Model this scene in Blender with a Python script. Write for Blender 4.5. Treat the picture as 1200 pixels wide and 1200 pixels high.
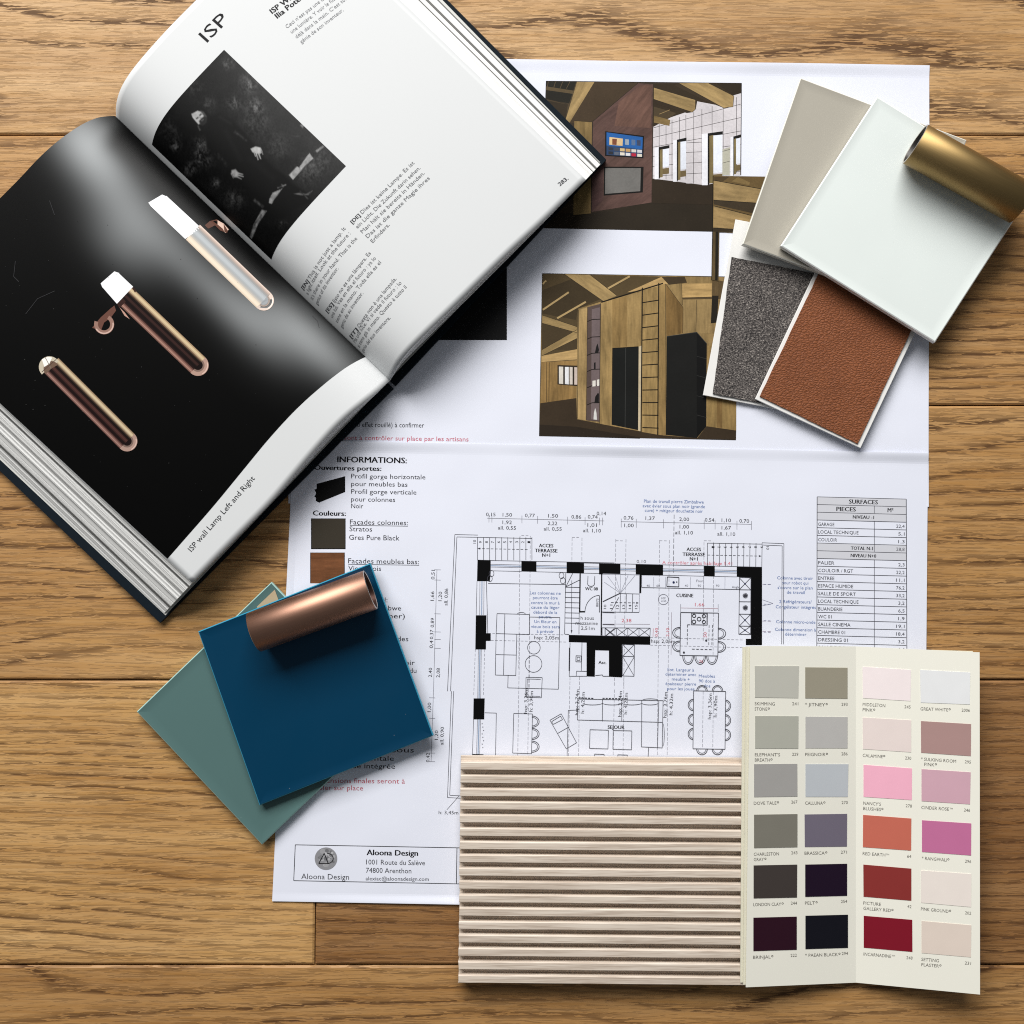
import bpy, math, random
from math import radians, sin, cos, pi, exp, sqrt, hypot
from mathutils import Vector

for o in list(bpy.data.objects):
    bpy.data.objects.remove(o, do_unlink=True)
SC = bpy.context.scene
COL = SC.collection

# ------------------------------------------------------------------ camera, world, lamp, exposure
D, FPX, TILT = 0.694, 1250.0, radians(3.0)        # metres to the floor, focal length in photo pixels
CAM = Vector((0, -D * sin(TILT), D * cos(TILT)))
cd = bpy.data.cameras.new('camera')
cd.sensor_width = 36
cd.lens = 36 * FPX / 1200
cd.clip_start, cd.clip_end = 0.02, 50
cam = bpy.data.objects.new('camera', cd)
cam.location = CAM
cam.rotation_euler = (TILT, 0, 0)
COL.objects.link(cam)
SC.camera = cam

w = bpy.data.worlds.new('World')
SC.world = w
w.use_nodes = True
w.node_tree.nodes['Background'].inputs['Color'].default_value = (0.93, 0.97, 1.0, 1)
w.node_tree.nodes['Background'].inputs['Strength'].default_value = 0.135

ld = bpy.data.lights.new('window_light', 'AREA')
ld.shape = 'RECTANGLE'
ld.size, ld.size_y = 3.3, 1.5
ld.energy = 198
ld.color = (1.0, 0.985, 0.96)
lamp = bpy.data.objects.new('window_light', ld)
lamp.location = (-0.75, 2.50, 1.98)
lamp.rotation_euler = (Vector((0, 0.02, 0)) - Vector(lamp.location)).to_track_quat('-Z', 'Y').to_euler()
COL.objects.link(lamp)

SC.view_settings.view_transform = 'Standard'
SC.view_settings.look = 'None'
SC.view_settings.exposure = 0
SC.view_settings.gamma = 1
SC.render.engine = 'CYCLES'
SC.cycles.use_denoising = False
SC.cycles.filter_width = 1.1
SC.cycles.max_bounces = 12
SC.cycles.transmission_bounces = 12
SC.cycles.sample_clamp_indirect = 6

# ------------------------------------------------------------------ helpers
def at(px, py, z):
    """the point at height z (metres) that the photo shows at (px, py)"""
    x, y = (px - 600) / FPX, -(py - 600) / FPX
    d = Vector((x, y * cos(TILT) + sin(TILT), y * sin(TILT) - cos(TILT)))
    return CAM + d * ((z - CAM.z) / d.z)

def ray(px, py):
    x, y = (px - 600) / FPX, -(py - 600) / FPX
    return Vector((x, y * cos(TILT) + sin(TILT), y * sin(TILT) - cos(TILT)))

def lin(c):
    r = []
    for v in c[:3]:
        v = v / 255
        r.append(v / 12.92 if v <= 0.04045 else ((v + 0.055) / 1.055) ** 2.4)
    return tuple(r)

class Flat:
    def __init__(self, z): self.z = z
    def pt(self, px, py, off=0): return at(px, py, self.z + off)

class Plane:
    def __init__(self, a, b, c):
        self.o = a
        self.n = (b - a).cross(c - a).normalized()
        if self.n.z < 0: self.n = -self.n
    def pt(self, px, py, off=0):
        d = ray(px, py)
        t = (self.o + self.n * off - CAM).dot(self.n) / d.dot(self.n)
        return CAM + d * t

def tag(o, label=None, cat=None, group=None, kind=None):
    if label: o['label'] = label
    if cat: o['category'] = cat
    if group: o['group'] = group
    if kind: o['kind'] = kind
    return o

def world_origin(o):
    v = Vector(o.location)
    while o.parent:
        o = o.parent
        v = v + Vector(o.location)
    return v

def build(name, V, F, mats, parent=None, origin=None, mi=None, smooth=False, col=None, gc=None, ring=None):
    """V in world coordinates; one mesh object, its origin at `origin` (or its parent's)"""
    base = world_origin(parent) if parent else Vector((0, 0, 0))
    org = Vector(origin) if origin is not None else base.copy()
    me = bpy.data.meshes.new(name)
    me.from_pydata([tuple(Vector(v) - org) for v in V], [], F)
    if not isinstance(mats, (list, tuple)): mats = [mats]
    for m in mats: me.materials.append(m)
    if mi: me.polygons.foreach_set('material_index', mi)
    if smooth: me.polygons.foreach_set('use_smooth', [True] * len(me.polygons))
    if col:                       # per face, or per vertex when as long as V
        a = me.color_attributes.new('ink', 'FLOAT_COLOR', 'CORNER')
        buf = []
        if len(col) == len(F):
            for i, p in enumerate(me.polygons): buf += (list(col[i]) + [1.0]) * p.loop_total
        else:
            for l in me.loops: buf += list(col[l.vertex_index]) + [1.0]
        a.data.foreach_set('color', buf)
    if gc:                        # vector per vertex
        a = me.attributes.new('gc', 'FLOAT_VECTOR', 'POINT')
        a.data.foreach_set('vector', [c for g in gc for c in g])
    if ring:
        a = me.attributes.new('ring', 'FLOAT_VECTOR', 'POINT')
        a.data.foreach_set('vector', [c for g in ring for c in g])
    me.update()
    o = bpy.data.objects.new(name, me)
    COL.objects.link(o)
    if parent: o.parent = parent
    o.location = org - base
    return o

def empty(name, loc):
    o = bpy.data.objects.new(name, None)
    o.location = loc
    COL.objects.link(o)
    return o

# ---- glyphs
_cache = {}
_CAP = [None]
def _raw(s, bold):
    cu = bpy.data.curves.new('glyph', 'FONT')
    cu.body = s
    cu.resolution_u = 2
    cu.fill_mode = 'FRONT'
    ob = bpy.data.objects.new('glyph', cu)
    COL.objects.link(ob)
    dg = bpy.context.evaluated_depsgraph_get()
    ev = ob.evaluated_get(dg)
    me = ev.to_mesh()
    V = [(v.co.x, v.co.y) for v in me.vertices]
    F = [tuple(p.vertices) for p in me.polygons]
    ev.to_mesh_clear()
    bpy.data.objects.remove(ob)
    bpy.data.curves.remove(cu)
    return V, F

def glyphs(s, bold=False):
    if _CAP[0] is None:
        V, _ = _raw('H', False)
        _CAP[0] = max(v[1] for v in V)
    k = (s, bold)
    if k not in _cache:
        V, F = _raw(s, bold)
        V = [(x / _CAP[0], y / _CAP[0], 0.0) for x, y in V]
        if bold:
            m = len(V)
            V = [(x - .045, y, 0.0) for x, y, _ in V] + [(x + .045, y, 2e-6) for x, y, _ in V]
            F = F + [tuple(i + m for i in f) for f in F]
        x0 = min((v[0] for v in V), default=0)
        x1 = max((v[0] for v in V), default=1)
        _cache[k] = ([(x - x0, y, z) for x, y, z in V], F, x1 - x0)
    return _cache[k]

class Ink:
    """printed matter on a surface: flat polygons, each with its own ink colour"""
    STEP = 4e-7
    def __init__(self, surf, base=6e-5):
        self.s, self.V, self.F, self.C, self.G, self.o = surf, [], [], [], [], base
        self.base, self.k = base, 0
    def _up(self):
        self.k = (self.k + 1) % 600
        self.o = self.base + self.k * self.STEP
    def poly(self, pts, c, ang=None, up=True):
        n = len(self.V)
        k = 0 if ang is None else 1
        ca, sa = cos(radians(ang or 0)) * k, sin(radians(ang or 0)) * k
        rx, ry = (random.random() * 3, random.random() * 3) if k else (.31, .72)
        for x, y in pts:
            p = self.s.pt(x, y, self.o)
            self.V.append(p)
            self.G.append((p.x * ca + p.y * sa + rx, -p.x * sa + p.y * ca + ry, 0))
        self.F.append(tuple(range(n, n + len(pts))))
        self.C.append(lin(c))
        if up: self._up()
    def rect(self, x0, y0, x1, y1, c, **k): self.poly([(x0, y0), (x1, y0), (x1, y1), (x0, y1)], c, **k)
    def line(self, a, b, w, c, up=False):
        dx, dy = b[0] - a[0], b[1] - a[1]
        L = hypot(dx, dy) or 1
        nx, ny = -dy / L * w / 2, dx / L * w / 2
        self.poly([(a[0] + nx, a[1] + ny), (b[0] + nx, b[1] + ny), (b[0] - nx, b[1] - ny), (a[0] - nx, a[1] - ny)], c, up=up)
    def lines(self, pts, w, c, close=False):
        pts = list(pts)
        if close: pts.append(pts[0])
        for a, b in zip(pts, pts[1:]): self.line(a, b, w, c, up=True)
    def frame(self, x0, y0, x1, y1, w, c): self.lines([(x0, y0), (x1, y0), (x1, y1), (x0, y1)], w, c, True)
    def dash(self, a, b, w, c, on=5, off=3):
        L = hypot(b[0] - a[0], b[1] - a[1])
        n = max(1, int(L / (on + off)))
        for i in range(n):
            t0, t1 = i * (on + off) / L, min(1, (i * (on + off) + on) / L)
            self.line((a[0] + (b[0] - a[0]) * t0, a[1] + (b[1] - a[1]) * t0), (a[0] + (b[0] - a[0]) * t1, a[1] + (b[1] - a[1]) * t1), w, c)
        self._up()
    def arc(self, c, r, a0, a1, w, col, n=14, ry=None):
        ry = ry or r
        n = max(n, int(abs(a1 - a0) / 15))
        D_ = [(cos(radians(a0 + (a1 - a0) * i / n)), -sin(radians(a0 + (a1 - a0) * i / n))) for i in range(n + 1)]
        h = w / 2
        for p, q in zip(D_, D_[1:]):
            self.poly([(c[0] + (r + h) * p[0], c[1] + (ry + h) * p[1]), (c[0] + (r + h) * q[0], c[1] + (ry + h) * q[1]), (c[0] + (r - h) * q[0], c[1] + (ry - h) * q[1]), (c[0] + (r - h) * p[0], c[1] + (ry - h) * p[1])], col, up=False)
        self._up()
    def disc(self, c, r, col, n=20, ry=None):
        ry = ry or r
        self.poly([(c[0] + r * cos(2 * pi * i / n), c[1] + ry * sin(2 * pi * i / n)) for i in range(n)], col)
    def quadgrid(self, p, c, n, m):
        """p: four corners; subdivided so it hugs a curved page"""
        b = len(self.V)
        for j in range(m + 1):
            for i in range(n + 1):
                u, v = i / n, j / m
                x = (p[0][0] * (1 - u) + p[1][0] * u) * (1 - v) + (p[3][0] * (1 - u) + p[2][0] * u) * v
                y = (p[0][1] * (1 - u) + p[1][1] * u) * (1 - v) + (p[3][1] * (1 - u) + p[2][1] * u) * v
                self.V.append(self.s.pt(x, y, self.o)); self.G.append((x * 5e-4, y * 5e-4, 0))
        for j in range(m):
            for i in range(n):
                k = b + j * (n + 1) + i
                self.F.append((k, k + 1, k + n + 2, k + n + 1)); self.C.append(lin(c))
        self._up()
    def text(self, s, x0, y0, x1, h, c=(40, 40, 46), bold=False, ang=0.0, align='fit'):
        """baseline starts at (x0, y0); width x1 - x0 photo pixels along the baseline; cap height h"""
        V, F, W = glyphs(s, bold)
        sx = (x1 - x0) / W if align == 'fit' else h
        ox = 0
        if align == 'c': ox = -W * sx / 2
        if align == 'r': ox = -W * sx
        ca, sa = cos(radians(ang)), sin(radians(ang))
        n = len(self.V)
        for x, y, dz in V:
            lx, ly = ox + x * sx, y * h
            p = self.s.pt(x0 + lx * ca - ly * sa, y0 - lx * sa - ly * ca, self.o + dz)
            self.V.append(p); self.G.append((p.x, p.y, 0))
        for f in F:
            self.F.append(tuple(i + n for i in f)); self.C.append(lin(c))
        self._up()
    def make(self, name, mat, parent): return build(name, self.V, self.F, mat, parent, col=self.C, gc=self.G)

# ------------------------------------------------------------------ materials
class NT:
    def __init__(self, name):
        self.m = bpy.data.materials.new(name)
        self.m.use_nodes = True
        self.t = self.m.node_tree
        self.bsdf = self.t.nodes['Principled BSDF']
    def n(self, typ, **k):
        nd = self.t.nodes.new(typ)
        for a, v in k.items():
            if a.startswith('i_'):
                key = a[2:]
                nd.inputs[int(key) if key.isdigit() else key.replace('_', ' ')].default_value = v
            else: setattr(nd, a, v)
        return nd
    def l(self, a, b): self.t.links.new(a, b)
    def set(self, **k):
        for a, v in k.items(): self.bsdf.inputs[a.replace('_', ' ')].default_value = v
    def math(self, op, a, b=None, clamp=False):
        nd = self.n('ShaderNodeMath', operation=op, use_clamp=clamp)
        for i, v in enumerate((a, b)):
            if v is None: continue
            if isinstance(v, (int, float)): nd.inputs[i].default_value = v
            else: self.l(v, nd.inputs[i])
        return nd.outputs[0]
    def vmul(self, v, s):
        nd = self.n('ShaderNodeVectorMath', operation='MULTIPLY')
        self.l(v, nd.inputs[0]); nd.inputs[1].default_value = s
        return nd.outputs[0]
    def noise(self, vec, scale, detail=2.0, rough=0.5, dist=0.0):
        nd = self.n('ShaderNodeTexNoise')
        nd.inputs['Scale'].default_value = scale
        nd.inputs['Detail'].default_value = detail
        nd.inputs['Roughness'].default_value = rough
        nd.inputs['Distortion'].default_value = dist
        if vec is not None: self.l(vec, nd.inputs['Vector'])
        return nd.outputs[0]
    def ramp(self, fac, stops):
        nd = self.n('ShaderNodeValToRGB')
        el = nd.color_ramp.elements
        while len(el) < len(stops): el.new(0.5)
        for e, (p, c) in zip(el, stops):
            e.position = p
            e.color = (c[0], c[1], c[2], 1) if isinstance(c, (tuple, list)) else (c, c, c, 1)
        self.l(fac, nd.inputs[0])
        return nd.outputs[0]
    def mix(self, fac, a, b, mode='MIX'):
        nd = self.n('ShaderNodeMix', data_type='RGBA', blend_type=mode)
        for i, v in ((0, fac), (6, a), (7, b)):
            if isinstance(v, (int, float)): nd.inputs[i].default_value = v
            elif isinstance(v, tuple): nd.inputs[i].default_value = (*v[:3], 1)
            else: self.l(v, nd.inputs[i])
        return nd.outputs[2]
    def bump(self, h, strength, dist):
        nd = self.n('ShaderNodeBump')
        nd.inputs['Strength'].default_value = strength
        nd.inputs['Distance'].default_value = dist
        self.l(h, nd.inputs['Height'])
        self.l(nd.outputs[0], self.bsdf.inputs['Normal'])
    def obj(self): return self.n('ShaderNodeTexCoord').outputs['Object']
    def attr(self, name): return self.n('ShaderNodeAttribute', attribute_name=name)

def plain(name, rgb, rough=0.5, metal=0.0, var=0.05, scale=60, bump=0.0, bscale=400, bdist=1e-4, spec=0.5):
    t = NT(name)
    c = lin(rgb)
    co = t.obj()
    f = t.noise(co, scale, 4)
    a = tuple(max(0, v * (1 - var)) for v in c); b = tuple(min(1, v * (1 + var)) for v in c)
    t.l(t.mix(f, a, b), t.bsdf.inputs['Base Color'])
    t.set(Roughness=rough, Metallic=metal)
    t.bsdf.inputs['Specular IOR Level'].default_value = spec
    if bump: t.bump(t.noise(co, bscale, 3), bump, bdist)
    return t.m

def ink_mat(name, rough=0.55, grain=0.0, spec=0.3):
    t = NT(name)
    a = t.attr('ink').outputs['Color']
    if grain:
        g = t.attr('gc').outputs['Vector']
        f = t.noise(t.vmul(g, (50, 430, 1)), 1.0, 4, 0.65, 0.5)
        f2 = t.noise(t.vmul(g, (30, 130, 1)), 1.0, 3, 0.5, 0.8)
        k = t.math('ADD', t.math('MULTIPLY', f, grain), t.math('MULTIPLY', f2, grain * 1.3))
        k = t.math('ADD', k, 1 - grain * 1.15)
        co = t.obj()
        blot = t.math('ADD', t.math('MULTIPLY', t.noise(co, 48, 4, .6), .62), t.math('MULTIPLY', t.noise(co, 700, 2), .28))
        k = t.math('MULTIPLY', k, t.math('ADD', blot, .55))
        cc = t.n('ShaderNodeCombineColor')
        for i in range(3): t.l(k, cc.inputs[i])
        a = t.mix(1.0, a, cc.outputs[0], 'MULTIPLY')
    t.l(a, t.bsdf.inputs['Base Color'])
    t.set(Roughness=rough)
    t.bsdf.inputs['Specular IOR Level'].default_value = spec
    return t.m

M_INK = ink_mat('printed_ink', spec=0.08)
M_INKWOOD = ink_mat('printed_wood_ink', grain=1.0, spec=0.10)
M_GLOSSINK = ink_mat('coated_print', rough=0.4, spec=0.10)
def paper_mat():
    t = NT('copy_paper')
    co = t.obj()
    c = lin((226, 229, 241))
    t.l(t.mix(t.noise(co, 25, 4), tuple(v * .975 for v in c), tuple(v * 1.02 for v in c)), t.bsdf.inputs['Base Color'])
    t.set(Roughness=.7)
    t.bsdf.inputs['Specular IOR Level'].default_value = .25
    h = t.math('ADD', t.math('MULTIPLY', t.noise(co, 9, 2, .45), 22.0), t.math('MULTIPLY', t.noise(co, 900, 3), .05))
    t.bump(h, .6, 2.0e-4)
    return t.m
M_PAPER = paper_mat()
M_PAGE = plain('coated_page', (213, 215, 216), 0.45, var=0.012, scale=12, spec=0.25)
M_COVER = plain('book_cloth', (14, 24, 32), 0.75, var=0.2, scale=300, bump=0.3, bscale=2500, bdist=8e-5, spec=.12)
M_ENDPAPER = plain('end_paper', (205, 205, 200), 0.6)
M_CREAM = plain('cream_card', (236, 234, 222), 0.6, var=0.02, scale=20, bump=0.1, bscale=700, bdist=5e-5, spec=0.3)
M_CREAMDARK = plain('cream_card_back', (226, 222, 202), 0.6, var=0.03, spec=0.3)
M_WHITECARD = plain('white_card', (232, 231, 228), 0.55, var=0.02, spec=0.3)
M_LABEL = plain('tan_label', (178, 158, 126), 0.7)

def wood_floor():
    t = NT('oak_boards')
    g = t.attr('gc').outputs['Vector']
    rg = t.attr('ring').outputs['Vector']               # x: rings per metre, y: how far they wander, z: seed
    sep = t.n('ShaderNodeSeparateXYZ'); t.l(g, sep.inputs[0])
    rsep = t.n('ShaderNodeSeparateXYZ'); t.l(rg, rsep.inputs[0])
    v = sep.outputs[1]
    wander = t.noise(t.vmul(g, (2.0, 7.0, 3.1)), 1.0, 2, 0.45)
    wander2 = t.noise(t.vmul(g, (14.0, 60.0, 3.1)), 1.0, 3, 0.55)
    r = t.math('MULTIPLY', v, rsep.outputs[0])
    r = t.math('ADD', r, t.math('MULTIPLY', wander, rsep.outputs[1]))
    r = t.math('ADD', r, t.math('MULTIPLY', wander2, 0.9))
    fr = t.math('FRACT', r)
    early = t.ramp(fr, [(0.0, 0.55), (0.10, 1.0), (0.26, 0.45), (0.5, 0.10), (0.92, 0.06), (1.0, 0.55)])
    patch = t.noise(t.vmul(g, (6.0, 22.0, 2.0)), 1.0, 2, 0.5)
    early = t.math('MULTIPLY', early, t.ramp(patch, [(0.30, 0.45), (0.62, 1.0)]))
    early = t.math('MULTIPLY', early, rsep.outputs[2], clamp=True)
    # pores: short dark dashes, dense in the early wood
    fine = t.noise(t.vmul(g, (70, 720, 1)), 1.0, 2, 0.6, 0.35)
    fine2 = t.noise(t.vmul(g, (75, 1000, 1)), 1.0, 2, 0.6, 0.4)
    dash = t.noise(t.vmul(g, (44, 820, 1)), 1.0, 2, 0.55, 0.6)
    pore_e = t.math('MULTIPLY', t.ramp(fine, [(0.485, 0.0), (0.515, 1.0)]), early)
    pore_d = t.math('MULTIPLY', t.ramp(dash, [(0.575, 0.0), (0.595, 1.0)]), t.math('ADD', t.math('MULTIPLY', early, 0.5), 0.36))
    pore_l = t.math('MULTIPLY', t.ramp(fine2, [(0.60, 0.0), (0.64, 1.0)]), 0.34)
    pore = t.math('MAXIMUM', t.math('MAXIMUM', pore_e, pore_d), pore_l)
    tone = t.noise(t.vmul(g, (3.0, 60, 1)), 1.0, 5, 0.6)
    silk = t.noise(t.vmul(g, (16, 420, 1)), 1.0, 4, 0.65, 0.4)
    cloud = t.noise(t.vmul(g, (6, 14, 1)), 1.0, 3, 0.5)
    base = t.ramp(tone, [(0.28, lin((164, 121, 69))), (0.5, lin((192, 150, 95))), (0.74, lin((212, 173, 120)))])
    base = t.mix(t.ramp(cloud, [(0.35, 0.0), (0.75, 0.5)]), base, lin((154, 110, 64)))
    base = t.mix(t.ramp(silk, [(0.35, 0.0), (0.7, 0.30)]), base, lin((216, 186, 146)))
    base = t.mix(t.math('MULTIPLY', early, 0.20), base, lin((124, 82, 42)))
    base = t.mix(1.0, base, t.attr('ink').outputs['Color'], 'MULTIPLY')    # the board's own tone
    col = t.mix(t.math('MULTIPLY', pore, 0.84), base, lin((66, 38, 16)))
    t.l(col, t.bsdf.inputs['Base Color'])
    t.l(t.math('ADD', t.math('MULTIPLY', pore, 0.25), 0.46), t.bsdf.inputs['Roughness'])
    t.bsdf.inputs['Specular IOR Level'].default_value = 0.28
    h = t.math('SUBTRACT', t.math('MULTIPLY', tone, 0.4), pore)
    t.bump(h, 0.75, 3.0e-4)
    return t.m
M_FLOOR = wood_floor()
M_GAP = plain('floor_gap', (30, 20, 12), 0.9)

# ------------------------------------------------------------------ the floor: oak boards with open seams
def make_floor():
    random.seed(11)
    V, F, C, G, RG = [], [], [], [], []
    seams = [at(600, y, 0).y for y in (158, 475, 797, 1131)]
    ys = [seams[0] + 0.53, seams[0] + 0.355, seams[0] + 0.178] + seams + [seams[-1] - 0.182, seams[-1] - 0.362, seams[-1] - 0.54]
    joint = at(369, 1095, 0).x
    tones = {2: [(1.0, 1.0, 1.05)], 3: [(0.86, 0.79, 0.71)], 4: [(0.87, 0.80, 0.71)], 5: [(1.04, 1.0, 0.90), (0.57, 0.48, 0.42)], 6: [(0.80, 0.72, 0.62)]}
    rings = {2: (24, 9), 3: (95, 8), 4: (90, 10), 5: (120, 6), 6: (120, 22)}
    for r in range(len(ys) - 1):
        y1, y0 = ys[r], ys[r + 1]
        xs = [-1.1, joint, 1.1] if r == 5 else ([-1.1, -0.55 - 0.1 * (r % 3), 0.9, 1.3] if r % 2 else [-1.1, 0.72, 1.3])
        if r in (2, 3, 4, 6): xs = [-1.1, -0.75, 0.8, 1.3]
        for k in range(len(xs) - 1):
            x0, x1 = xs[k] + 3.5e-4, xs[k + 1] - 3.5e-4
            a, b = y0 + 4.5e-4, y1 - 4.5e-4
            tl = tones.get(r, [(0.92, 0.9, 0.86)])
            tn = tl[k % len(tl)]
            if r in (2, 3, 4, 6) and k != 1: tn = (0.9, 0.88, 0.84)
            off = (random.random() * 7, random.random() * 0.9 + r * 0.31, random.random() * 5 + r)
            bev = 1.2e-3
            n = len(V)
            for (ix, z) in ((bev, 0.0), (0.0, -9e-4), (0.0, -6e-3)):
                for (x, y) in ((x0 + ix, a + ix), (x1 - ix, a + ix), (x1 - ix, b - ix), (x0 + ix, b - ix)):
                    V.append((x, y, z)); G.append((x + off[0], y + off[1], off[2])); RG.append((*rings.get(r, (80, 9)), {2: 1.8, 5: 1.0, 6: 1.15}.get(r, 1.2)))
            F.append((n, n + 1, n + 2, n + 3)); C.append(tn)
            for lv in (0, 4):
                for i in range(4):
                    j = (i + 1) % 4
                    F.append((n + lv + i, n + lv + 4 + i, n + lv + 4 + j, n + lv + j)); C.append(tuple(c * (1.0) for c in tn))
    n = len(V)
    V += [(-1.2, ys[-1], -5e-3), (1.4, ys[-1], -5e-3), (1.4, ys[0], -5e-3), (-1.2, ys[0], -5e-3)]
    G += [(0, 0, 0)] * 4; RG += [(80, 9, 1)] * 4
    F.append((n, n + 1, n + 2, n + 3)); C.append((1, 1, 1))
    mi = [0] * (len(F) - 1) + [1]
    o = build('floor', V, F, [M_FLOOR, M_GAP], origin=(0, 0, 0), mi=mi, col=C, gc=G, ring=RG)
    tag(o, kind='structure')
make_floor()

# ------------------------------------------------------------------ sheets of paper
def lerp(a, b, t): return a + (b - a) * t
def grid_slab(P, th):
    """closed thin solid from a grid of top points"""
    nj, ni = len(P), len(P[0])
    V = [p for row in P for p in row] + [p - Vector((0, 0, th)) for row in P for p in row]
    N = nj * ni
    F = []
    for j in range(nj - 1):
        for i in range(ni - 1):
            k = j * ni + i
            q = (k, k + 1, k + ni + 1, k + ni)
            F.append(q); F.append(tuple(v + N for v in reversed(q)))
    rim = [i for i in range(ni)] + [j * ni + ni - 1 for j in range(1, nj)] + [(nj - 1) * ni + i for i in range(ni - 2, -1, -1)] + [j * ni for j in range(nj - 2, 0, -1)]
    for a, b in zip(rim, rim[1:] + rim[:1]): F.append((b, a, a + N, b + N))
    return V, F

def sheet(name, corners, z, curl):
    """corners in photo pixels TL TR BR BL; curl(u, v) lifts the blank margins"""
    n, m = 90, 80
    P = []
    for j in range(m + 1):
        row = []
        for i in range(n + 1):
            u, v = i / n, j / m
            v = v - .9 * sin(2 * pi * v) / (2 * pi)           # finer rows at head and foot
            x = lerp(lerp(corners[0][0], corners[1][0], u), lerp(corners[3][0], corners[2][0], u), v)
            y = lerp(lerp(corners[0][1], corners[1][1], u), lerp(corners[3][1], corners[2][1], u), v)
            row.append(at(x, y, z) + Vector((0, 0, curl(u, v))))
        P.append(row)
    V, F = grid_slab(P, 1.2e-4)
    c = at(sum(p[0] for p in corners) / 4, sum(p[1] for p in corners) / 4, z)
    return build(name, V, F, M_PAPER, origin=c, smooth=False)

def sm(a, b, x):
    t = max(0, min(1, (x - a) / (b - a)))
    return t * t * (3 - 2 * t)

Z_UP, Z_LOW = 3e-4, 7e-4
upper = sheet('paper_sheet', [(345, 66), (1089, 77), (1088, 594), (338, 590)], Z_UP,
              lambda u, v: 0.0011 * sm(0.030, 0.0, v) * (0.35 + 0.65 * sin(u * 5.1 + 0.6) ** 2) + 0.0010 * sm(0.985, 1.0, u) * sin(v * 4) ** 2)
tag(upper, 'white sheet printed with brown colour interior renderings, half under the open book', 'paper sheet')
lower = sheet('paper_sheet', [(344, 516), (1087.5, 531), (1083, 1068), (319, 1056)], Z_LOW,
              lambda u, v: 0.0013 * sm(0.026, 0.0, v) * (0.3 + 0.7 * sin(u * 7.3 + 0.9) ** 2) + 0.0012 * sm(0.012, 0.0, u) * sin(v * 3.3 + 0.2) ** 2 + 0.0012 * sm(0.98, 1.0, v) * sin(u * 3 + .4) ** 2)
tag(lower, 'white sheet printed with a black floor plan, area table and red notes', 'paper sheet')
SU, SL = Flat(Z_UP), Flat(Z_LOW)

# ---- interior renderings on the upper sheet
random.seed(5)
W1, W2, W3 = (152, 128, 86), (122, 101, 64), (100, 81, 50)
DK, BLK = (60, 49, 35), (22, 21, 18)
def conv(x0, y0, k): return lambda *p: [(x0 + a / k, y0 + b / k) for a, b in p]

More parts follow.
